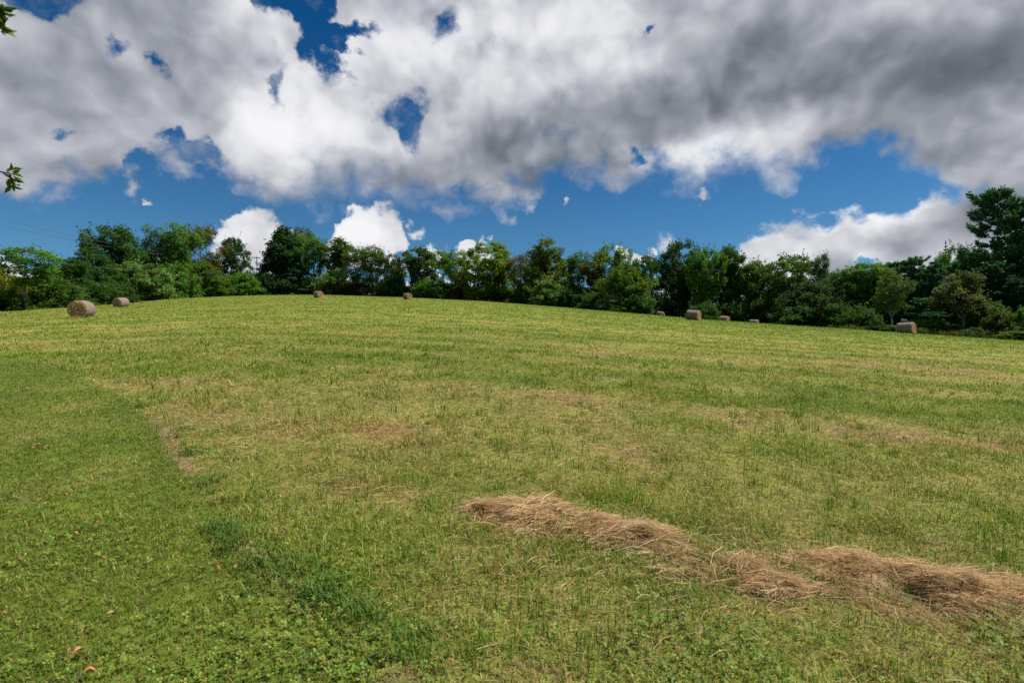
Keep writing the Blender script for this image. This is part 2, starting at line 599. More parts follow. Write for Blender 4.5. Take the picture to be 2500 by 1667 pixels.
# worn tan patches of thatch, as seen: centre, half width, half height, strength
PATCH = [(1430, 858, 110, 10, 1.0), (1560, 845, 60, 8, .6), (2280, 1078, 270, 16, 1.2), (2430, 1088, 120, 14, .8), (1810, 1038, 70, 12, .9), (2250, 1000, 260, 14, .5), (2350, 970, 160, 12, .6),
         (960, 915, 60, 9, .8), (560, 858, 60, 8, .8), (640, 872, 40, 6, .5), (850, 1185, 90, 30, .9), (980, 1215, 60, 25, .8), (730, 1180, 60, 16, .5), (960, 1050, 80, 30, .7), (130, 952, 50, 6, .7),
         (1150, 935, 120, 12, .6), (930, 912, 40, 8, .6), (1350, 960, 130, 14, .5), (1540, 1110, 30, 12, .6), (1880, 1002, 40, 7, .8), (1700, 880, 200, 10, .5), (1950, 885, 200, 9, .5), (2100, 880, 160, 9, .6),
         (2300, 900, 220, 10, .6), (230, 895, 120, 9, .5), (540, 1310, 30, 40, .8), (1350, 1640, 120, 30, .7), (1560, 1590, 80, 20, .5), (1100, 1600, 60, 20, .4), (2100, 1480, 120, 30, .6), (780, 900, 80, 8, .6),
         (1830, 1490, 140, 25, .8), (2330, 1330, 190, 22, .7), (1200, 805, 200, 5, .4), (1600, 815, 200, 5, .4), (500, 1260, 22, 26, .7)]
PATCH_XY = []
for _px, _py, _rx, _ry, _s in PATCH:
    _c = ground_hit(_px, _py)
    _far = ground_hit(_px, _py - _ry)
    _near = ground_hit(_px, _py + _ry)
    PATCH_XY.append((_c[0], _c[1], _rx / FPX * _c[1], max(0.06, (_far[1] - _near[1]) / 2), _s))


def straw_amount(x, y):
    """How dry the sward is: 0 lush green, 1 straw."""
    x = np.asarray(x, float)
    y = np.asarray(y, float)
    s2 = y + 0.16 * x                         # the mower's passes run across the view
    broad = fbm(x * 0.045 + 3, s2 * 0.16, 31, 3)
    rows = fbm(x * 0.05, s2 * 0.55, 37, 3)
    mott = fbm(x * 0.9, y * 0.9, 41, 4)
    band = sstep(3.8, 7.5, y) * (1 - sstep(22, 46, y + 0.25 * np.maximum(-x, 0)))
    s = 0.20 + 0.17 * band + 0.42 * (broad - 0.5) * (0.4 + 0.6 * band) + 0.85 * (rows - 0.5) * (0.35 + 0.65 * band) + 0.75 * (mott - 0.5) + 0.16 * np.sin(s2 * 2.2 + 2.5 * vnoise(x * .03, s2 * .3, 5)) * sstep(4, 9, y) * sstep(75, 45, y)
    for cx, cy, rx, ry, k in PATCH_XY:
        s = s + 0.55 * k * np.exp(-(((x - cx) / rx) ** 2 + ((y - cy) / ry) ** 2) * 1.2)
    s = s - 0.55 * sstep(1.0, 0.2, np.abs(y - 10.0 - 0.05 * x) / 1.6) * sstep(3.5, 6.5, x) * 0.6
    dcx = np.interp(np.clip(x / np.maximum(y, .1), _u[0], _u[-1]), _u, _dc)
    s = s - 0.22 * sstep(.62, .85, y / dcx) * sstep(0, 25, x + 8)          # less straw: shade of the land rolling over, put into the colour
    la = lawn_amount(x, y)
    return np.clip(s - 0.6 * la + la * 0.4 * sstep(.5, .72, fbm(x * 1.1, y * 1.1, 52, 3)), 0, 1)


GREEN_A = np.array([0.094, 0.164, 0.009])
GREEN_B = np.array([0.188, 0.262, 0.018])
STRAW_A = np.array([0.440, 0.345, 0.118])
THATCH = np.array([0.340, 0.205, 0.095])


def sward_colour(x, y, rnd):
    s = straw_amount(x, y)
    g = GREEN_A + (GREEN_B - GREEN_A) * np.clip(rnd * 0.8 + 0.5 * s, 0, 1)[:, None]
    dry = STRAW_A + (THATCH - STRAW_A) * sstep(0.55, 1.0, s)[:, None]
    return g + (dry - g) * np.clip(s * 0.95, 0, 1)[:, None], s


# the ground: one sheet round the photographer out to the horizon
rad = np.concatenate([[0.25], np.geomspace(0.5, 260, 260), np.geomspace(290, 3200, 26)])
th_front = np.radians(np.linspace(-62, 62, 560))
th_back = np.radians(np.linspace(62, 298, 60))[1:-1]
th = np.concatenate([th_front, th_back])
TH, RR = np.meshgrid(th, rad)
gx = (RR * np.sin(TH)).ravel()
gy = (RR * np.cos(TH)).ravel()
gz = ground_z(gx, gy)
nt_, nr_ = len(th), len(rad)
I = np.arange(nr_ - 1)[:, None] * nt_ + np.arange(nt_)[None, :]
J = np.arange(nr_ - 1)[:, None] * nt_ + (np.arange(nt_)[None, :] + 1) % nt_
quads = np.stack([I, I + nt_, J + nt_, J], -1).reshape(-1, 4)
centre = len(gx)
gx = np.append(gx, 0.0)
gy = np.append(gy, 0.0)
gz = np.append(gz, gz[:nt_].mean())
tris = np.stack([np.full(nt_, centre), np.arange(nt_), (np.arange(nt_) + 1) % nt_], -1)
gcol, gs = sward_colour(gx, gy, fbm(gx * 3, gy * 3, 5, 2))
soil = np.array([0.085, 0.070, 0.030])  # dark colour for soil shaded between the blades
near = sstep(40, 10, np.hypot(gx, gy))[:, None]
gcol = gcol * (0.76 - 0.30 * near) + soil * 0.30 * near  # colour darkened close by, as soil shaded between the blades
rut = np.exp(-((gx - np.interp(gy, LAWN[:, 1], LAWN[:, 0]) - 0.02) / 0.11) ** 2) * sstep(.34, .5, fbm(gx * 1.5, gy * 1.5, 55, 2)) * (gy > 1) * (gy < 7)
gcol = gcol * (1 - .8 * rut[:, None]) + np.array([.20, .125, .07]) * .8 * rut[:, None]

m_ground, n, o = material('field soil and thatch')
c = n.new('ShaderNodeVertexColor', layer_name='tint').outputs[0]
pos = n.new('ShaderNodeNewGeometry').outputs['Position']
f1_ = n.noise(pos, 9.0, 6, 0.7)
f2_ = n.noise(pos, 0.9, 5, 0.6)
k_ = n.m('MULTIPLY', n.smooth(f1_, 0.3, 0.72, 0.55, 1.4), n.smooth(f2_, 0.3, 0.7, 0.8, 1.2))
p = n.new('ShaderNodeBsdfPrincipled')
n.put(p.inputs['Base Color'], n.v('SCALE', c, scale=k_))
p.inputs['Roughness'].default_value = 0.95
p.inputs['Specular IOR Level'].default_value = 0.1
bp = n.new('ShaderNodeBump')
bp.inputs['Strength'].default_value = 0.7
bp.inputs['Distance'].default_value = 0.06
n.put(bp.inputs['Height'], f1_)
n.nt.links.new(bp.outputs[0], p.inputs['Normal'])
n.nt.links.new(p.outputs[0], o.inputs['Surface'])
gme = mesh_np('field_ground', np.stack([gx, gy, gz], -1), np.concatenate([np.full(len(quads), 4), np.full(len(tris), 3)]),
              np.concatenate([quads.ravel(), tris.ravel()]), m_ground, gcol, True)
ground = link('field_ground', gme)
tag(ground, 'rolling mown hay field rising to a low crest', 'field', kind='structure')

# ------------------------------------------------------------------ trees: a few grown prototypes per kind
def leaf_quads(centres, rng, length, width, up=0.5, flat=None):
    """Diamond leaves round the given centres, tilted at random with a bias to face the sky."""
    n = len(centres)
    nor = rng.normal(size=(n, 3))
    nor /= np.linalg.norm(nor, axis=1, keepdims=True)
    nor[:, 2] = np.abs(nor[:, 2]) + up
    nor /= np.linalg.norm(nor, axis=1, keepdims=True)
    r = rng.normal(size=(n, 3)) if flat is None else flat
    a = np.cross(nor, r)
    a /= np.linalg.norm(a, axis=1, keepdims=True) + 1e-9
    b = np.cross(nor, a)
    L = (length * rng.uniform(0.7, 1.3, n))[:, None] / 2
    Wd = (width * rng.uniform(0.7, 1.3, n))[:, None] / 2
    V = np.stack([centres - a * L, centres - b * Wd, centres + a * L, centres + b * Wd], 1).reshape(-1, 3)
    return V


def branch_path(a, b, rng, n=4, sag=0.0, wob=0.06):
    a, b = np.asarray(a, float), np.asarray(b, float)
    t = np.linspace(0, 1, n)[:, None]
    P = a + (b - a) * t
    L = np.linalg.norm(b - a)
    P[1:-1] += rng.normal(size=(n - 2, 3)) * L * wob
    P[:, 2] += (sag * L * np.sin(t[:, 0] * math.pi))
    return P


def grow_broadleaf(seed, H=16.0, width=9.0, base=0.28, tips=130, per=70, leaf=0.30, clump=0.75, shape='round', trunks=1, lobes=0.35, limbs=8, gap=0.0, squash=0.85):
    """Trunk mesh bag and leaf arrays of one broadleaved tree standing at the origin."""
    rng = np.random.default_rng(seed)
    bag = Bag()
    tr = H * 0.017 if trunks == 1 else H * 0.012
    nodes = []
    leads = []
    for k in range(trunks):
        off = np.array([0.0, 0.0, -0.4]) if trunks == 1 else np.array([math.cos(k * 2.4) * 0.35, math.sin(k * 2.4) * 0.35, -0.4])
        top = np.array([rng.normal() * width * 0.06 + (0 if trunks == 1 else math.cos(k * 2.4) * width * 0.18),
                        rng.normal() * width * 0.06 + (0 if trunks == 1 else math.sin(k * 2.4) * width * 0.18), H * rng.uniform(0.80, 0.88)])
        P = branch_path(off, top, rng, 9, 0, 0.012)
        bag.tube(P, np.linspace(tr, tr * 0.18, 9) * np.concatenate([[1.35], np.ones(8)]), 7)
        leads.append(P)
        nodes += [p for p in P if p[2] > H * base * 0.7]

    def env(t):
        if shape == 'umbrella':
            return np.interp(t, [0, .25, .55, .8, .93, 1], [.25, .55, .95, 1.0, .72, .25])
        if shape == 'column':
            return np.interp(t, [0, .12, .5, .8, 1], [.55, .9, 1.0, .72, .18])
        if shape == 'bush':
            return np.interp(t, [0, .25, .6, .85, 1], [.9, 1.0, .9, .6, .2])
        if shape == 'vase':
            return np.interp(t, [0, .3, .65, .88, 1], [.3, .6, 1.0, .85, .35])
        return np.interp(t, [0, .2, .45, .75, .92, 1], [.55, .9, 1.0, .8, .5, .15])
    # candidate crown points, pushed to the shell, then thinned where the crown has gaps
    T = []
    while len(T) < tips:
        t = rng.uniform(0, 1, 400)
        keep = rng.uniform(0, 1, 400) < env(t)
        t = t[keep]
        ang = rng.uniform(0, 2 * math.pi, len(t))
        z = H * base + t * H * (1 - base) * 0.97
        lob = 1 + lobes * (vnoise(ang * 0.9 + 5 + seed, t * 3.2 + seed, seed) - 0.55) * 2
        rr = env(t) * width / 2 * lob * np.sqrt(rng.uniform(0.12, 1, len(t)))
        pts = np.stack([rr * np.cos(ang), rr * np.sin(ang), z], -1)
        if gap > 0:
            h = vnoise(pts[:, 0] * 0.55 + 31 + seed, pts[:, 2] * 0.55 + pts[:, 1] * 0.4, seed + 5)
            pts = pts[h > gap]
        T += list(pts)
    T = np.array(T[:tips])
    # main limbs reach for spread-out crown points
    chosen = [int(np.argmax(T[:, 2]))]
    dist = np.linalg.norm(T - T[chosen[0]], axis=1)
    for _ in range(limbs - 1):
        i = int(np.argmax(dist))
        chosen.append(i)
        dist = np.minimum(dist, np.linalg.norm(T - T[i], axis=1))
    for i in chosen:
        tip = T[i]
        P = leads[rng.integers(len(leads))]
        zs = np.clip(tip[2] - np.hypot(tip[0], tip[1]) * rng.uniform(0.8, 1.3) - 0.5, H * base * 0.75, H * 0.8)
        s = np.array([np.interp(zs, P[:, 2], P[:, k]) for k in range(3)])
        B = branch_path(s, tip, rng, 7, 0.08, 0.035)
        bag.tube(B, np.linspace(tr * 0.5, 0.035, 7), 5)
        nodes += list(B[1:])
    Nn = np.array(nodes)
    for tip in T:
        d = np.linalg.norm(Nn - tip, axis=1) + np.maximum(Nn[:, 2] - tip[2] + 0.3, 0) * 2
        s = Nn[int(np.argmin(d))]
        B = branch_path(s, tip, rng, 4, 0.06, 0.07)
        bag.tube(B, np.linspace(0.045, 0.015, 4), 3)
    # leaves
    cen = np.repeat(T, per, axis=0)
    g = rng.normal(size=cen.shape)
    g /= np.linalg.norm(g, axis=1, keepdims=True)
    g *= (rng.uniform(0.08, 1, len(cen)) ** 0.45)[:, None] * clump * np.array([1.35, 1.35, 1.35 * squash])
    stretch = np.repeat(rng.uniform(0.6, 1.3, (tips, 3)), per, axis=0)
    stray = (rng.uniform(0, 1, len(cen)) < 0.09)[:, None]
    # some leaves stand out on shoots past the clump, mostly outwards and up
    outw = cen - np.array([0, 0, H * (base + (1 - base) * 0.35)])
    outw /= np.linalg.norm(outw, axis=1, keepdims=True) + 1e-6
    shoot = np.repeat(rng.normal(size=(tips, 3)) * 0.5, per, axis=0) + outw
    C = cen + g * stretch * np.where(stray, 0.45, 1.0) + stray * shoot * (rng.uniform(0.4, 1.0, len(cen)) * clump * 1.6)[:, None]
    C[:, 2] = np.maximum(C[:, 2], 0.15)
    V = leaf_quads(C, rng, leaf, leaf * 0.7, up=0.35)
    ct = np.repeat(rng.uniform(0.72, 1.3, tips), per)
    yl = np.repeat(np.clip(rng.normal(0, 0.12, tips), -0.2, 0.35), per)
    lr = rng.uniform(0.8, 1.2, len(C)) * ct
    col = np.stack([lr * (1 + yl * 0.9), lr * (1 + yl * 0.25), lr * (1 - yl * 0.4)], -1)
    return bag, V, np.repeat(col, 4, axis=0)


def leaf_mesh(name, V, col, mat):
    n = len(V) // 4
    return mesh_np(name, V, np.full(n, 4), np.arange(n * 4), mat, col)


def grow_pine(seed, H=20.0, width=8.0, base=0.12, whorls=24, arms=5, per=26, needle=0.42, ragged=0.45, spire=False):
    rng = np.random.default_rng(seed)
    bag = Bag()
    P = branch_path((0, 0, -0.4), (rng.normal() * 0.25, rng.normal() * 0.25, H * 0.985), rng, 9, 0, 0.004)
    bag.tube(P, np.linspace(H * 0.017, 0.03, 9), 7)
    cen, dirs, tnt, nf = [], [], [], []
    for k in range(whorls):
        t = (k + rng.uniform(-0.3, 0.3)) / (whorls - 1)
        t = float(np.clip(t, 0, 1))
        z = H * base + t * H * (1 - base) * 0.985
        prof = (1 - t) * 1.0 if spire else np.interp(t, [0, .2, .5, .72, .88, .96, 1], [.85, 1, .80, .66, .52, .36, .10])
        a0 = rng.uniform(0, 6.28)
        for j in range(arms):
            if rng.uniform() < (0.0 if spire else 0.12):
                continue
            ang = a0 + j * 2 * math.pi / arms + rng.normal() * 0.25
            L = width / 2 * prof * (1 + rng.normal() * ragged * 0.6)
            L = max(L, 0.25 if not spire else 0.05)
            rise = (0.05 if not spire else -0.22) + rng.normal() * 0.06 + (0.5 * t ** 3)
            s = np.array([np.interp(z, P[:, 2], P[:, q]) for q in range(3)])
            e = s + np.array([math.cos(ang) * L, math.sin(ang) * L, L * rise])
            B = branch_path(s, e, rng, 6, -0.05, 0.02)
            B[-1, 2] += 0.12 * L
            bag.tube(B, np.linspace(0.06 + 0.02 * L, 0.012, 6), 4)
            m = int(per * max(L, 0.6 if not spire else 0.12))
            q = rng.uniform(0.30, 1.0, m) ** 0.75
            base_pts = np.stack([np.interp(q, np.linspace(0, 1, 6), B[:, w]) for w in range(3)], -1)
            side = np.array([-math.sin(ang), math.cos(ang), 0])
            spread = L * 0.26 * np.sin(np.clip(q, 0.1, 1) * math.pi * 0.8)
            lat = rng.uniform(-1, 1, m) * spread
            pts = base_pts + side * lat[:, None] + rng.normal(size=(m, 3)) * np.array([.08, .08, .10]) * (1.0 if not spire else 0.3 + (1 - t)) + np.array([0, 0, 0.06])
            cen.append(pts)
            dv = np.array([math.cos(ang), math.sin(ang), 0.35])[None] + side[None] * np.sign(lat)[:, None] * 0.7 + rng.normal(size=(m, 3)) * 0.35
            dirs.append(dv)
            nf.append(np.full(m, 0.2 + 0.8 * (1 - t) if spire else 1.0))
            tnt.append(np.full(m, rng.uniform(0.72, 1.28)))
    C = np.concatenate(cen)
    Dv = np.concatenate(dirs)
    NF = np.concatenate(nf)
    tn = np.concatenate(tnt) * rng.uniform(0.8, 1.2, len(C))
    # each spray is a tuft of three narrow blades
    Vs, cs = [], []
    for k in range(3):
        d = Dv + rng.normal(size=Dv.shape) * 0.45
        d /= np.linalg.norm(d, axis=1, keepdims=True)
        up = rng.normal(size=Dv.shape) * 0.5 + np.array([0, 0, 1.0])
        sd = np.cross(d, up)
        sd /= np.linalg.norm(sd, axis=1, keepdims=True) + 1e-9
        L = needle * (0.6 if spire else 1.0) * (rng.uniform(0.6, 1.2, len(C)) * NF)[:, None]
        w = 0.075 * (rng.uniform(0.7, 1.4, len(C)) * NF)[:, None]
        Vs.append(np.stack([C - sd * w, C + d * L * 0.6 - sd * w, C + d * L, C + d * L * 0.6 + sd * w], 1).reshape(-1, 3))
        cs.append(np.repeat(np.stack([tn * 0.95, tn, tn * 1.05], -1), 4, axis=0))
    return bag, np.concatenate(Vs), np.concatenate(cs)


PROTO = {}


def add_proto(kind, grown, mat=M_LEAF):
    bag, V, col = grown
    lo, hi = np.percentile(V[:, 0], (1.5, 98.5))
    PROTO.setdefault(kind, []).append(dict(trunk=bag.mesh(kind + '_trunk', M_BARK, True), crown=leaf_mesh(kind + '_crown', V, col, mat),
                                           h=float(np.percentile(V[:, 2], 99.7)), w=float(hi - lo)))


for sd in (11, 12, 13):
    add_proto('maple', grow_broadleaf(sd, 16, 11, 0.07, 330, 95, 0.36, 0.66, 'round', lobes=0.6, limbs=10, gap=0.26))
for sd in (21, 22, 23, 24):
    add_proto('airy', grow_broadleaf(sd, 17, 9.5, 0.30, 150, 70, 0.34, 0.74, 'vase', trunks=2 if sd % 2 else 3, lobes=0.5, limbs=9, gap=0.36))
for sd in (31, 32, 33):
    add_proto('oak', grow_broadleaf(sd, 17, 11, 0.13, 300, 92, 0.36, 0.70, 'vase', lobes=0.65, limbs=11, gap=0.30))
for sd in (41, 42):
    add_proto('umbrella', grow_broadleaf(sd, 13, 11, 0.42, 130, 90, 0.36, 0.80, 'umbrella', trunks=2, lobes=0.5, limbs=9, gap=0.24, squash=0.5))
for sd in (51, 52):
    add_proto('column', grow_broadleaf(sd, 17, 7.5, 0.05, 260, 100, 0.40, 0.75, 'column', lobes=0.55, limbs=8, gap=0.2))
for sd in (61, 62, 63):
    add_proto('shrub', grow_broadleaf(sd, 5, 6.5, 0.01, 150, 100, 0.30, 0.60, 'bush', trunks=3, lobes=0.5, limbs=8, gap=0.12))
for sd in (71, 72):
    add_proto('slim', grow_broadleaf(sd, 10, 5.5, 0.40, 90, 85, 0.26, 0.58, 'vase', trunks=2, lobes=0.5, limbs=7, gap=0.26, squash=0.5))
for sd in (81, 82, 83):
    add_proto('pine', grow_pine(sd, 20, 9.5, 0.04, 21, 5, 52, 0.60, 0.62), M_NEEDLE)
for sd in (101, 102, 103):
    add_proto('bushy', grow_broadleaf(sd, 9, 10, 0.02, 230, 105, 0.36, 0.72, 'bush', trunks=3, lobes=0.6, limbs=10, gap=0.2))
add_proto('spruce', grow_pine(91, 16, 5.0, 0.04, 34, 8, 60, 0.42, 0.15, True), M_NEEDLE)
for sd in (95, 96):
    add_proto('sapling', grow_broadleaf(sd, 10, 6.5, 0.36, 130, 95, 0.26, 0.56, 'round', trunks=1, lobes=0.5, limbs=9, gap=0.28))

# leaf colours
DARK = (0.044, 0.104, 0.023)
MID = (0.085, 0.184, 0.030)
BLUEG = (0.066, 0.170, 0.080)
BRIGHT = (0.125, 0.205, 0.018)
OLIVE = (0.075, 0.139, 0.019)
RUST = (0.108, 0.098, 0.024)
GREYG = (0.125, 0.211, 0.060)
YELLOW = (0.174, 0.187, 0.022)
PINE = (0.062, 0.165, 0.070)
BK = (0.075, 0.062, 0.050)
PALE = (0.22, 0.205, 0.18)
GREYB = (0.16, 0.15, 0.135)

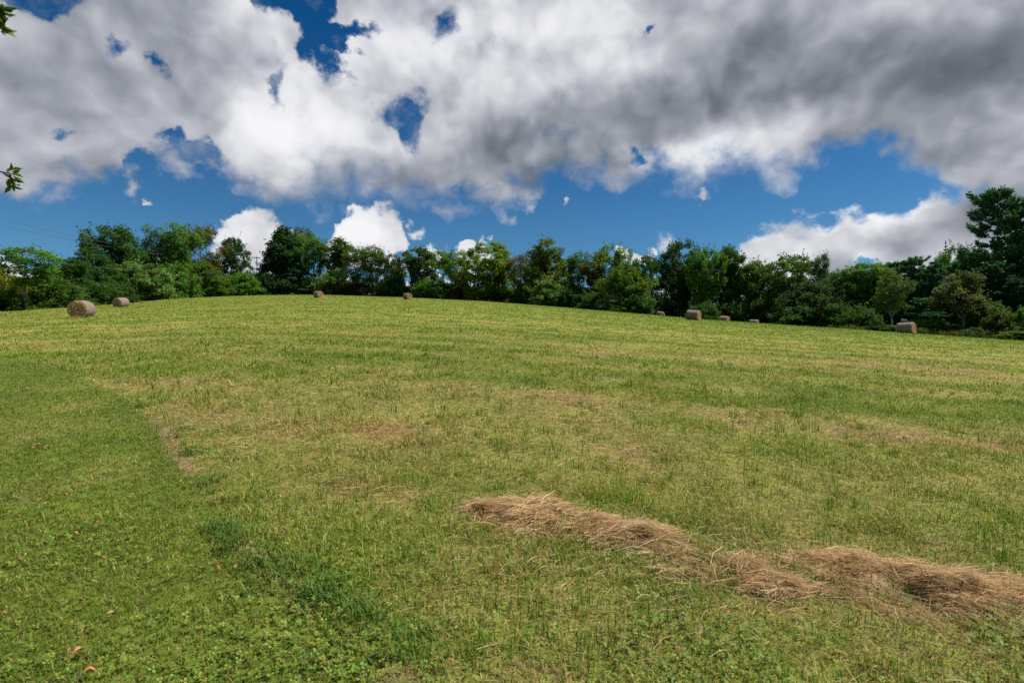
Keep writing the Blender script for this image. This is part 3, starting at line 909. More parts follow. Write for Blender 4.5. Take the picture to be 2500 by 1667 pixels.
# name, prototype kind, variant, column, distance behind the crest, top row, width in columns, leaf colour, bark colour, label, group
T_TREE, T_PINE, T_SHRUB = 'trees of the hedgerow behind the field', 'pines at the right edge of the field', 'shrubs under the hedgerow trees'
TREES = [
    ('bushy_tree', 'shrub', 0, 2, 6, 652, 100, YELLOW, BK, 'yellowish bushy tree cut off by the left edge of the picture', T_TREE),
    ('slim_tree', 'slim', 0, 68, -1, 602, 112, MID, GREYB, 'slim two-stemmed tree with a flat open crown standing alone left of the nearest bale', T_TREE),
    ('bushy_tree', 'shrub', 1, 122, 3, 668, 90, (0.06, 0.115, .02), BK, 'bright green bushy tree just right of the slim two-stemmed tree', T_TREE),
    ('broadleaf_tree', 'maple', 1, 178, 16, 634, 100, DARK, BK, 'dark low tree behind the nearest bale at the left end of the big clump', T_TREE),
    ('broadleaf_tree', 'maple', 2, 232, 22, 606, 120, DARK, BK, 'dark rounded tree rising above the second bale from the left', T_TREE),
    ('oak_tree', 'oak', 0, 285, 24, 553, 118, DARK, BK, 'tall dark tree with a broad open top, tallest over the second bale', T_TREE),
    ('oak_tree', 'airy', 0, 372, 26, 561, 88, DARK, BK, 'tall thin-topped dark tree between the broad-topped one and the twin tall trees', T_TREE),
    ('broadleaf_tree', 'maple', 0, 345, 8, 640, 122, GREYG, BK, 'lower grey-green rounded tree in front of the tall dark trees left of the pole', T_TREE),
    ('oak_tree', 'airy', 1, 436, 14, 545, 92, MID, BK, 'tall green tree, left one of the twin tallest beside the brownish tree', T_TREE),
    ('oak_tree', 'airy', 2, 500, 14, 551, 84, RUST, BK, 'tall brownish tree with thin turning leaves left of the bright cloud', T_TREE),
    ('bushy_tree', 'maple', 2, 425, 5, 645, 80, MID, BK, 'mid green bushy tree at the foot of the twin tallest trees', T_TREE),
    ('bushy_tree', 'maple', 0, 493, 7, 640, 74, OLIVE, BK, 'olive bushy tree at the foot of the brownish tree', T_TREE),
    ('round_tree', 'maple', 1, 570, 22, 582, 72, (0.034, .084, .026), BK, 'round dark green tree standing just left of the utility pole', T_TREE),
    ('column_tree', 'column', 0, 688, 8, 556, 86, (0.028, .070, .027), BK, 'tall dense dark column of a tree just right of the utility pole', T_TREE),
    ('tall_tree', 'airy', 3, 730, 14, 553, 62, DARK, BK, 'thin dark treetop leaning out behind the dense column tree', T_TREE),
    ('tall_tree', 'airy', 0, 768, 9, 574, 92, MID, BK, 'open green tree with bare lower stems above the bale left of centre', T_TREE),
    ('tall_tree', 'oak', 1, 820, 10, 584, 74, (0.065, .11, .02), BK, 'green and yellowish tree right of the bale left of centre', T_TREE),
    ('tall_tree', 'airy', 3, 868, 8, 602, 66, OLIVE, BK, 'thin olive tree with bare stems, left one in front of the bright white cloud', T_TREE),
    ('tall_tree', 'airy', 1, 908, 8, 600, 68, OLIVE, BK, 'thin olive tree with white sky between its stems below the bright white cloud', T_TREE),
    ('tall_tree', 'oak', 2, 962, 10, 622, 66, (0.05, .074, .02), BK, 'short brownish green tree directly behind the bale at centre left', T_TREE),
    ('tall_tree', 'oak', 0, 1022, 10, 604, 80, (0.04, .088, .026), BK, 'deep green tree just right of the bale at centre left', T_TREE),
    ('tall_tree', 'airy', 2, 1072, 14, 610, 70, MID, BK, 'middle tree of the three between the centre bale and the bright maple', T_TREE),
    ('tall_tree', 'airy', 0, 1112, 9, 608, 76, MID, BK, 'open tree with bare forked limbs just left of the bright maple', T_TREE),
    ('maple_tree', 'maple', 0, 1200, 8, 592, 114, BRIGHT, BK, 'big dense bright green maple, left of the two big maples at the centre', T_TREE),
    ('tall_tree', 'airy', 3, 1265, 10, 622, 66, RUST, BK, 'thin rusty tree between the two big bright maples', T_TREE),
    ('maple_tree', 'maple', 2, 1332, 10, 586, 116, (0.1, .145, .016), BK, 'big yellow-green maple with a pointed top, right of the two big maples', T_TREE),
    ('bushy_tree', 'maple', 1, 1342, 4, 682, 84, GREYG, BK, 'grey-green bushy tree at the foot of the yellow-green maple', T_TREE),
    ('slim_tree', 'airy', 1, 1410, 12, 614, 58, DARK, BK, 'slim dark tree against white sky right of the yellow-green maple', T_TREE),
    ('tall_tree', 'oak', 1, 1450, 12, 637, 62, RUST, GREYB, 'rusty brown treetop with bare grey limbs below it', T_TREE),
    ('tall_tree', 'oak', 2, 1500, 18, 598, 84, BRIGHT, BK, 'light green tree rising behind the olive rounded tree', T_TREE),
    ('broadleaf_tree', 'maple', 1, 1526, 10, 648, 116, OLIVE, BK, 'dense olive rounded tree, widest right of centre', T_TREE),
    ('tall_tree', 'umbrella', 0, 1578, 20, 622, 62, DARK, BK, 'small flat-topped dark tree against white sky behind the olive rounded tree', T_TREE),
    ('oak_tree', 'oak', 0, 1660, 60, 592, 108, (0.03, .072, .022), BK, 'big dark tree behind the far half-hidden bale, tallest on the right half of the hedgerow', T_TREE),
    ('oak_tree', 'oak', 2, 1722, 56, 608, 80, MID, BK, 'dark tree with a rounded top directly above the bale right of centre', T_TREE),
    ('oak_tree', 'oak', 1, 1772, 62, 606, 84, DARK, BK, 'dark tree with leaning limbs above the third bale from the right', T_TREE),
    ('tall_tree', 'umbrella', 1, 1838, 64, 636, 84, OLIVE, BK, 'thin olive tree with many bare twigs above the bale tip on the crest', T_TREE),
    ('tall_tree', 'umbrella', 0, 1925, 60, 622, 118, OLIVE, BK, 'wide umbrella-topped olive tree with its limbs showing, right part of the hedgerow', T_TREE),
    ('tall_tree', 'airy', 2, 2010, 44, 617, 52, DARK, BK, 'narrow dark treetop at the right shoulder of the umbrella-topped tree', T_TREE),
    ('broadleaf_tree', 'maple', 2, 1990, 30, 690, 120, (.04, .066, .022), BK, 'dull green rounded tree below the umbrella-topped tree', T_TREE),
    ('broadleaf_tree', 'maple', 0, 1905, 62, 700, 110, OLIVE, BK, 'olive rounded tree with a lit branch in front of the umbrella-topped tree', T_TREE),
    ('broadleaf_tree', 'oak', 0, 2056, 36, 664, 90, DARK, BK, 'dark tree in the dip of the treetops left of the pine wood', T_TREE),
    ('broadleaf_tree', 'oak', 1, 2128, 30, 642, 112, MID, BK, 'green rounded tree behind the white-stemmed olive tree', T_TREE),
    ('sapling_tree', 'sapling', 0, 2177, 4, 662, 74, (0.082, .120, .028), PALE, 'light olive young tree with a white trunk standing left of the rightmost bale', T_TREE),
    ('sapling_tree', 'sapling', 1, 2347, 3, 664, 96, (.078, .095, .034), PALE, 'brownish young tree with a pale trunk in front of the dark pines', T_TREE),
    ('pine_tree', 'pine', 0, 2185, 34, 640, 96, BLUEG, BK, 'blue-green pine at the left end of the pine wood', T_PINE),
    ('pine_tree', 'pine', 1, 2232, 28, 628, 96, PINE, BK, 'blue-green pine just above the rightmost bale', T_PINE),
    ('pine_tree', 'pine', 2, 2280, 26, 640, 100, PINE, BK, 'dark pine between the rightmost bale and the brownish young tree', T_PINE),
    ('pine_tree', 'pine', 0, 2262, 8, 726, 84, BLUEG, BK, 'low pine with layered boughs behind the rightmost bale', T_PINE),
    ('pine_tree', 'pine', 1, 2312, 14, 700, 96, PINE, BK, 'low dark pine with drooping layers left of the brownish young tree', T_PINE),
    ('spruce_tree', 'spruce', 0, 2304, 40, 592, 92, (.014, .03, .024), BK, 'thin dark spire of a spruce poking above the pine wood', T_PINE),
    ('broadleaf_tree', 'oak', 2, 2340, 30, 600, 72, MID, BK, 'green leafy treetop between the spruce spire and the tall pine', T_PINE),
    ('pine_tree', 'pine', 2, 2335, 20, 640, 110, PINE, BK, 'pine filling the gap behind the brownish young tree', T_PINE),
    ('pine_tree', 'pine', 0, 2432, 16, 464, 150, (.056, .145, .058), BK, 'tallest pine, rising above the whole wood near the right edge', T_PINE),
    ('pine_tree', 'pine', 1, 2520, 14, 492, 150, (.05, .13, .058), BK, 'second tall pine, cut by the right edge of the picture', T_PINE),
    ('pine_tree', 'pine', 2, 2420, 10, 640, 150, (.05, .125, .055), BK, 'broad lower pine at the foot of the tallest pine', T_PINE),
    ('pine_tree', 'pine', 0, 2490, 8, 680, 120, (.046, .115, .055), BK, 'dark lower pine at the right edge under the second tall pine', T_PINE),
    ('pine_tree', 'pine', 1, 2392, 20, 610, 100, PINE, BK, 'pine of middle height stepping down left of the tallest pine', T_PINE),
    ('pine_tree', 'pine', 2, 2478, 22, 600, 120, PINE, BK, 'dark pine filling the gap between the two tallest pines', T_PINE),
    # shrubs
    ('shrub', 'shrub', 1, 2412, 4, 734, 92, (.05, .11, .018), BK, 'bright green shrub right of the pale trunk of the brownish young tree', T_SHRUB),
    ('shrub', 'shrub', 2, 2440, 1, 758, 84, (.062, .09, .02), BK, 'olive rounded shrub, largest near the right edge', T_SHRUB),
    ('shrub', 'shrub', 0, 2500, 2, 752, 70, MID, BK, 'green shrub cut by the right edge of the picture', T_SHRUB),
    ('shrub', 'shrub', 1, 2275, 2, 778, 66, (.06, .13, .018), BK, 'bright leafy shrub right of the rightmost bale', T_SHRUB),
    ('shrub', 'shrub', 2, 2330, 1.5, 790, 56, (.055, .11, .02), BK, 'low green shrub between the leafy shrub and the low round one', T_SHRUB),
    ('shrub', 'shrub', 0, 2378, 0, 799, 76, (.045, .09, .022), BK, 'low round shrub at the edge of the grass below the brownish young tree', T_SHRUB),
    ('shrub', 'shrub', 2, 2238, 1, 792, 40, (.04, .075, .02), BK, 'small dark shrub touching the right end of the rightmost bale', T_SHRUB),
    ('shrub', 'shrub', 0, 2150, 2, 788, 74, DARK, BK, 'low dark shrub at the foot of the white-stemmed olive tree', T_SHRUB),
    ('shrub', 'shrub', 1, 2480, -2, 806, 70, (.09, .13, .015), BK, 'low yellow-green shrub in the bottom right corner of the wood edge', T_SHRUB),
    ('shrub', 'shrub', 1, 20, 2, 712, 96, OLIVE, BK, 'olive shrub at the foot of the yellowish tree at the left edge', T_SHRUB),
    ('shrub', 'shrub', 2, 110, 6, 700, 84, MID, BK, 'green shrub right of the feet of the slim two-stemmed tree', T_SHRUB),
    ('shrub', 'shrub', 0, 165, 5, 690, 84, OLIVE, BK, 'olive shrub right behind the nearest bale', T_SHRUB),
    ('shrub', 'shrub', 1, 235, 7, 690, 80, DARK, BK, 'dark shrub in the gap between the two bales on the left', T_SHRUB),
    ('shrub', 'shrub', 2, 290, 5, 690, 84, DARK, BK, 'dark shrub right behind the second bale from the left', T_SHRUB),
    ('shrub', 'shrub', 0, 390, 5, 680, 70, GREYG, BK, 'grey-green shrub at the right foot of the lower grey-green tree', T_SHRUB),
    ('shrub', 'shrub', 1, 455, 5, 690, 70, MID, BK, 'mid green shrub under the twin tallest trees', T_SHRUB),
    ('shrub', 'shrub', 2, 530, 6, 668, 84, OLIVE, BK, 'olive shrub below the left side of the round dark tree', T_SHRUB),
    ('shrub', 'shrub', 0, 592, 6, 664, 92, MID, BK, 'wide green shrub below the round dark tree', T_SHRUB),
    ('shrub', 'shrub', 1, 640, 7, 662, 60, (.036, .08, .024), BK, 'green shrub at the foot of the utility pole', T_SHRUB),
    ('shrub', 'shrub', 2, 735, 6, 690, 60, (.06, .1, .02), BK, 'light green shrub left behind the bale left of centre', T_SHRUB),
    ('shrub', 'shrub', 0, 815, 6, 660, 90, GREYG, BK, 'wide grey-green shrub right behind the bale left of centre', T_SHRUB),
    ('shrub', 'shrub', 1, 872, 6, 690, 62, (.06, .062, .024), BK, 'low brown-green shrub under the thin olive trees', T_SHRUB),
    ('shrub', 'shrub', 2, 955, 6, 668, 72, DARK, BK, 'dark shrub left of the bale at centre left', T_SHRUB),
    ('shrub', 'shrub', 0, 1040, 6, 680, 80, MID, BK, 'mid green shrub right of the bale at centre left', T_SHRUB),
    ('shrub', 'shrub', 1, 1090, 6, 690, 60, DARK, BK, 'dark shrub under the open tree with forked limbs', T_SHRUB),
    ('shrub', 'shrub', 2, 1130, 7, 664, 52, (.05, .06, .024), BK, 'brown-green shrub touching the left side of the bright maple', T_SHRUB),
    ('shrub', 'shrub', 0, 1275, 5, 700, 62, DARK, BK, 'dark shrub between the feet of the two big maples', T_SHRUB),
    ('shrub', 'shrub', 1, 1395, 6, 706, 60, DARK, BK, 'dark shrub left of the stem of the slim dark tree', T_SHRUB),
    ('shrub', 'shrub', 2, 1455, 7, 712, 70, DARK, BK, 'dark shrub right of the stem of the slim dark tree', T_SHRUB),
    ('shrub', 'shrub', 0, 1500, 6, 712, 84, GREYG, BK, 'grey-green shrub at the left foot of the olive rounded tree', T_SHRUB),
    ('shrub', 'shrub', 1, 1548, 10, 716, 76, DARK, BK, 'dark shrub at the right foot of the olive rounded tree', T_SHRUB),
    ('shrub', 'shrub', 2, 1645, 64, 722, 74, DARK, BK, 'dark shrub behind the far half-hidden bale', T_SHRUB),
    ('shrub', 'shrub', 0, 1724, 50, 736, 70, DARK, BK, 'dark shrub right behind the fully visible grey bale', T_SHRUB),
    ('shrub', 'shrub', 1, 1785, 60, 730, 84, DARK, BK, 'dark shrub behind the third bale from the right', T_SHRUB),
    ('shrub', 'shrub', 2, 1850, 66, 736, 84, DARK, BK, 'dark shrub behind the bale tip on the crest', T_SHRUB),
    ('shrub', 'shrub', 0, 1890, 64, 750, 60, OLIVE, BK, 'olive shrub below the left side of the umbrella-topped tree', T_SHRUB),
    ('shrub', 'shrub', 1, 1955, 26, 745, 90, DARK, BK, 'dark shrub below the olive rounded tree with a lit branch', T_SHRUB),
    ('shrub', 'shrub', 2, 2035, 24, 740, 90, DARK, BK, 'dark shrub below the dull green rounded tree', T_SHRUB),
    ('shrub', 'shrub', 0, 2100, 18, 745, 90, DARK, BK, 'dark shrub between the dull green tree and the white-stemmed olive tree', T_SHRUB),
]


def crest_dist(px):
    return float(np.interp(U(px), _u, _dc))


def plant(name, kind, var, px, back, top, wpx, leafc, barkc, label, group, k):
    d = crest_dist(px) + back
    g = at(px, d)
    H = EYE + W(top) * d - g[2]
    wid = wpx / FPX * d
    if kind in ('maple', 'oak') and H < 1.15 * wid:
        kind = 'bushy'
    pr = PROTO[kind][var % len(PROTO[kind])]
    e = link(name, None, loc=tuple(g - np.array([0, 0, 0.1])))
    e.rotation_euler = (0, 0, (k * 2.399) % 6.283)
    sx = wid / pr['w']
    e.scale = (sx, sx, H / pr['h'])
    e.empty_display_size = 0.5
    tag(e, label, 'tree' if 'shrub' not in name else 'shrub', group)
    t = link('trunk' if 'shrub' not in name else 'stem', pr['trunk'], e)
    t.color = (*barkc, 1)
    c = link('crown' if 'shrub' not in name else 'foliage', pr['crown'], e)
    c.color = (*leafc, 1)
    return e


for k, row in enumerate(TREES):
    plant(*row, k)

# a further wood that only fills in behind, read as one mass
wr = np.random.default_rng(404)
wb_, wv, wc = Bag(), [], []
for px in np.concatenate([np.arange(135, 535, 26), np.arange(545, 1465, 23), np.arange(1470, 2420, 24), np.arange(-650, 60, 30), np.arange(2440, 3000, 30)]):
    left = px < 540
    low = 540 < px < 1468
    d = crest_dist(px) + (34 if left else np.interp(px, [1470, 1600, 2000, 2150, 2420], [30, 76, 74, 56, 44])) + wr.uniform(-4, 6)
    top = (np.interp(px, [-650, 40, 135, 220, 300, 420, 535], [640, 690, 655, 640, 610, 615, 640]) if left else np.interp(px, [1470, 1600, 1700, 1900, 2100, 2420, 2560, 3000], [700, 660, 650, 668, 672, 650, 560, 520])) + wr.uniform(-10, 16)
    if low:
        d = crest_dist(px) + wr.uniform(14, 24)
        top = np.interp(px, [545, 700, 1000, 1200, 1465], [676, 690, 694, 700, 715]) + wr.uniform(-14, 18)
    g = at(px, d)
    H = EYE + W(top) * d - g[2]
    wid = 40 / FPX * d
    wb_.tube([g - np.array([0, 0, .4]), g + np.array([wr.normal() * .4, 0, H * .8])], [0.25, 0.08], 5)
    T = []
    for _ in range(42 if low else 95):
        t = wr.uniform(0, 1)
        r = wid / 2 * (1.0 if t < .7 else 1.0 - (t - .7) * 2.2) * math.sqrt(wr.uniform(.05, 1))
        a = wr.uniform(0, 6.283)
        T.append(g + np.array([r * math.cos(a), r * math.sin(a), 0.3 + t * H * .97]))
    T = np.array(T)
    q = np.repeat(T, 60, axis=0)
    v = wr.normal(size=q.shape)
    v /= np.linalg.norm(v, axis=1, keepdims=True)
    q = q + v * (wr.uniform(0, 1, len(q)) ** .45)[:, None] * np.array([1.2, 1.2, .8])
    wv.append(leaf_quads(q, wr, 0.42, 0.30))
    k = np.repeat(wr.uniform(.7, 1.3, len(T)), 60 * 4)[:, None]
    wc.append(k * np.array([[.042, .088, .024]]) * np.repeat(wr.uniform(.8, 1.2, len(q)), 4)[:, None])
V = np.concatenate(wv)
cv = np.concatenate(wc)
M_WOOD = leaf_material('wood leaves', trans=0.25, use_object=False)
wood = link('background_wood', leaf_mesh('background_wood', V, cv, M_WOOD))
tag(wood, 'dark wood closing the view between the hedgerow trees', 'wood', kind='stuff')
wt = link('trunk', wb_.mesh('wood_trunks', M_BARK), wood)
wt.color = (*BK, 1)
wt['kind'] = 'stuff'
# ------------------------------------------------------------------ grass: every blade near the photographer, coarser tufts further out
def blades(x, y, h, w, lean, ang, col_root, col_tip, z=None, curl=0.5):
    """Two-segment bent blades as one array set."""
    n = len(x)
    z0 = ground_z(x, y) if z is None else z
    ca, sa = np.cos(ang), np.sin(ang)
    # blades face any way; width axis is turned at random from the lean axis
    wa = ang + math.pi / 2 + RNG.normal(size=n) * 0.5
    wx, wy = np.cos(wa) * w / 2, np.sin(wa) * w / 2
    m1 = lean * h * 0.38
    m2 = lean * h
    h1 = h * 0.58 * np.sqrt(np.clip(1 - (lean * 0.38) ** 2, 0.05, 1))
    h2 = h * np.sqrt(np.clip(1 - np.clip(lean, 0, .985) ** 2, 0.02, 1))
    h1 = np.minimum(h1, h2 * (0.62 + curl * 0.3))
    z0 = z0 - 0.004
    P = np.empty((n, 5, 3), np.float32)
    P[:, 0] = np.stack([x - wx, y - wy, z0], -1)
    P[:, 1] = np.stack([x + wx, y + wy, z0], -1)
    P[:, 2] = np.stack([x + ca * m1 + wx * .85, y + sa * m1 + wy * .85, z0 + h1], -1)
    P[:, 3] = np.stack([x + ca * m1 - wx * .85, y + sa * m1 - wy * .85, z0 + h1], -1)
    P[:, 4] = np.stack([x + ca * m2, y + sa * m2, z0 + h2], -1)
    C = np.empty((n, 5, 3), np.float32)
    C[:, 0] = C[:, 1] = col_root
    C[:, 2] = C[:, 3] = col_root * 0.4 + col_tip * 0.6
    C[:, 4] = col_tip
    return P.reshape(-1, 3), C.reshape(-1, 3)


def blade_mesh(name, parts, mat):
    V = np.concatenate([p[0] for p in parts])
    C = np.concatenate([p[1] for p in parts])
    n = len(V) // 5
    base = (np.arange(n) * 5)[:, None]
    loops = (base + np.array([0, 1, 2, 3, 3, 2, 4])[None, :]).ravel()
    sizes = np.tile(np.array([4, 3]), n)
    return mesh_np(name, V, sizes, loops, mat, C)


def scatter(n, d0, d1, umax=1.12, power=0.0):
    """Points over the fan in view: density falls as the square of the distance (power 0) or stays even (power 2)."""
    r = RNG.uniform(0, 1, n)
    if power == 0:
        d = d0 * (d1 / d0) ** r
    else:
        d = np.sqrt(d0 ** 2 + (d1 ** 2 - d0 ** 2) * r)
    u = RNG.uniform(-umax, umax, n)
    return u * d, d


def behind_crest(x, y):
    dc = np.interp(np.clip(x / y, _u[0], _u[-1]), _u, _dc)
    return y > dc + 14


parts = []
# -- the field sward
NB = 1_100_000
x, y = scatter(NB, 3.4, 190)
x2, y2 = scatter(90_000, 1.9, 3.4, 1.25, 2)
x, y = np.concatenate([x, x2]), np.concatenate([y, y2])
keep = ~behind_crest(x, y)
x, y = x[keep], y[keep]
n = len(x)
rnd = RNG.uniform(0, 1, n)
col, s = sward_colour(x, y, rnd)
law = lawn_amount(x, y)
tuft = fbm(x * 2.3, y * 2.3, 61, 3)                         # tussocks stand taller and greener
big = sstep(0.56, 0.74, tuft) * (1 - law)
keep = RNG.uniform(0, 1, n) < (0.62 + 0.5 * big) * (1 - 0.0 * law)
x, y, rnd, col, s, law, big = (a[keep] for a in (x, y, rnd, col, s, law, big))
n = len(x)
h = RNG.gamma(5.0, 0.2, n) * (0.052 + 0.052 * big - 0.018 * s)
h = h * (1 - law) + law * RNG.gamma(6, 1 / 6, n) * 0.034
h *= 1 + 0.25 * sstep(12, 60, y)
w = np.maximum(0.0046 * RNG.uniform(0.6, 1.3, n), y * 0.00105 * RNG.uniform(0.6, 1.3, n))
lean = np.clip(RNG.beta(3.0, 1.5, n) * 1.05 + 0.12 * s, 0.05, 0.97)
lean = np.clip(lean + .12 * sstep(15, 45, y), 0, .97)
dead = RNG.uniform(0, 1, n) < 0.15 + 0.55 * s - 0.02 * law + 0.08 * sstep(6, 3, y)
lean = np.where(dead, np.clip(lean + 0.22, 0, .97), lean)
drycol = np.where(RNG.uniform(0, 1, n)[:, None] < .35, THATCH * 1.1, STRAW_A) * RNG.uniform(0.65, 1.25, n)[:, None] + np.array([.03, -.01, -.01]) * RNG.normal(size=n)[:, None]
fresh = GREEN_A + (GREEN_B - GREEN_A) * rnd[:, None]
fresh = fresh * (1 + 0.16 * RNG.normal(size=n)[:, None] * sstep(60, 8, y)[:, None])
cool = sstep(0.5, 0.7, fbm(x * 0.6, y * 0.6, 77, 3))[:, None]
fresh = fresh * (1 - cool * 0.5) + cool * 0.5 * np.array([.105, .180, .040])
cc = np.where(dead[:, None], drycol, fresh * 0.75 + col * 0.25)
cc = cc * (1 - 0.20 * law)[:, None]          # the lawn is a darker, finer grass
farm = 0.65 * sstep(18, 60, y)[:, None]
cc = cc * (1 - farm) + (col * 0.80) * farm
cc = np.clip(cc, 0.004, 0.6)
ex_ = np.interp(y, LAWN[:, 1], LAWN[:, 0])
rut = (np.abs(x - ex_ - .02) < .09) & (fbm(x * 1.5, y * 1.5, 55, 2) > .42) & (y < 7)
ok = ~rut | (RNG.uniform(0, 1, n) < .25)
parts.append(tuple(a for a in blades(x[ok], y[ok], h[ok], w[ok], lean[ok], RNG.uniform(0, 2 * math.pi, ok.sum()), (cc * 0.95 + THATCH * 0.05)[ok], (cc * 1.12)[ok])))

# -- upright young blades in sparse bright tufts
tx, ty = scatter(2800, 2.4, 17)
ok = (RNG.uniform(0, 1, len(tx)) < 0.35 + sstep(.45, .7, fbm(tx * .5, ty * .5, 88, 3))) & (lawn_amount(tx, ty) < 0.4)
tx, ty = tx[ok], ty[ok]
k = 11
bx = np.repeat(tx, k) + RNG.normal(size=len(tx) * k) * 0.045
by = np.repeat(ty, k) + RNG.normal(size=len(tx) * k) * 0.045
m = len(bx)
g = np.array([0.13, 0.235, 0.024]) * np.repeat(RNG.uniform(.75, 1.25, len(tx)), k)[:, None] * RNG.uniform(.8, 1.2, m)[:, None]
hh = np.repeat(RNG.uniform(0.06, 0.14, len(tx)), k) * RNG.uniform(.5, 1.15, m)
parts.append(blades(bx, by, hh, np.maximum(0.0055, by * .0011), RNG.uniform(.05, .5, m), RNG.uniform(0, 6.283, m), g * .85, g))

# -- lush tussocks along the edge of the lawn
ex = LAWN[1:-2]
tt = RNG.uniform(0, 1, 90)
SPOTS = [(448, 1050), (462, 1110), (500, 1180), (540, 1290), (575, 1310), (600, 1345), (640, 1370), (690, 1385), (770, 1440), (800, 1470), (860, 1490), (900, 1520), (350, 990), (1000, 1560), (830, 1440), (720, 1420)]
pp = np.stack([np.interp(tt, np.linspace(0, 1, len(ex)), ex[:, q]) for q in (0, 1)], -1) + RNG.normal(size=(90, 2)) * np.array([.16, .12]) + np.array([0.16, 0])
sp = np.array([ground_hit(*p)[:2] for p in SPOTS])
pp[:64] = np.repeat(sp, 4, axis=0) + RNG.normal(size=(64, 2)) * .07
k = 36
bx = np.repeat(pp[:, 0], k) + RNG.normal(size=90 * k) * .06
by = np.repeat(pp[:, 1], k) + RNG.normal(size=90 * k) * .06
m = len(bx)
g = np.array([0.085, 0.160, 0.020]) * np.repeat(RNG.uniform(.7, 1.3, 90), k)[:, None] * RNG.uniform(.75, 1.25, m)[:, None]
parts.append(blades(bx, by, np.repeat(RNG.uniform(.06, .15, 90), k) * RNG.uniform(.5, 1.1, m), np.full(m, .0062), RNG.uniform(.55, .97, m), RNG.uniform(0, 6.283, m), g * .8, g * 1.1))
grass = link('grass', blade_mesh('grass', parts, M_GRASS))
tag(grass, 'short green and straw coloured grass covering the field and the mown lawn', 'grass', kind='stuff')

# -- clover and other small broad leaves low in the sward
cx, cy = scatter(80000, 1.9, 13, 1.2, 0)
dens = 0.13 + 0.6 * sstep(4.4, 2.8, cy) * sstep(.42, .64, fbm(cx * 1.1, cy * 1.1, 93, 3)) + 0.05 * lawn_amount(cx, cy)
ok = RNG.uniform(0, 1, len(cx)) < dens
cx, cy = cx[ok], cy[ok]
m = len(cx)
hz = ground_z(cx, cy) + RNG.uniform(.015, .075, m) * np.where(lawn_amount(cx, cy) > .5, .5, 1.0)
size = RNG.uniform(.007, .017, m)
turn = RNG.uniform(0, 6.283, m)
Vs, Cs = [], []
tilt = RNG.normal(size=(m, 2)) * .35
base = np.array([.140, .205, .024]) * RNG.uniform(.65, 1.4, m)[:, None]
base[:, 0] *= RNG.uniform(.75, 1.45, m)
for j in range(3):
    a = turn + j * 2.094
    ring = []
    for r_, da in ((.1, 0), (.75, -.62), (1.05, -.25), (1.05, .25), (.75, .62)):
        px_ = np.cos(a + da) * r_ * size
        py2 = np.sin(a + da) * r_ * size
        ring.append(np.stack([cx + px_, cy + py2, hz + px_ * tilt[:, 0] + py2 * tilt[:, 1] + r_ * size * .12], -1))
    Vs.append(np.stack(ring, 1).reshape(-1, 3))
    Cs.append(np.repeat(base * RNG.uniform(.9, 1.1, m)[:, None], 5, axis=0))
V = np.concatenate(Vs)
clover = link('clover', mesh_np('clover', V, np.full(len(V) // 5, 5), np.arange(len(V)), M_GRASS, np.concatenate(Cs)))
tag(clover, 'small clover leaves growing low among the nearest grass and the mown lawn', 'clover', kind='stuff')

# ------------------------------------------------------------------ hay left lying
def strands(P, d, up, L, w, col, rng, bend=0.25):
    """Thin bent ribbons centred on P running along d: six points each."""
    n = len(P)
    d = d / (np.linalg.norm(d, axis=1, keepdims=True) + 1e-9)
    side = np.cross(d, np.broadcast_to(np.array([0, 0, 1.0]), d.shape))
    side /= np.linalg.norm(side, axis=1, keepdims=True) + 1e-9
    k = rng.normal(size=n)[:, None] * bend
    out = []
    for t in (-.5, 0.0, .5):
        c = P + d * (L * t)[:, None] + side * (k * (0.25 - t * t) * L[:, None]) + np.array([0, 0, 1.0]) * (up * (0.25 - t * t) * L)[:, None]
        hw = (w * (1.0 if t == 0 else .6))[:, None] / 2
        nrm = side * .75 + np.array([0, 0, .65]) * np.sign(k)
        out += [c - nrm * hw, c + nrm * hw]
    V = np.stack(out, 1).reshape(-1, 3)
    return V, np.repeat(col, 6, axis=0)


def strand_mesh(name, V, C, mat=M_HAY):
    n = len(V) // 6
    b = (np.arange(n) * 6)[:, None]
    loops = (b + np.array([0, 1, 3, 2, 2, 3, 5, 4])[None]).ravel()
    return mesh_np(name, V, np.full(n * 2, 4), loops, mat, C)


HAY_COLS = np.array([[.56, .375, .18], [.47, .30, .14], [.63, .45, .23], [.36, .22, .10], [.66, .52, .29]])


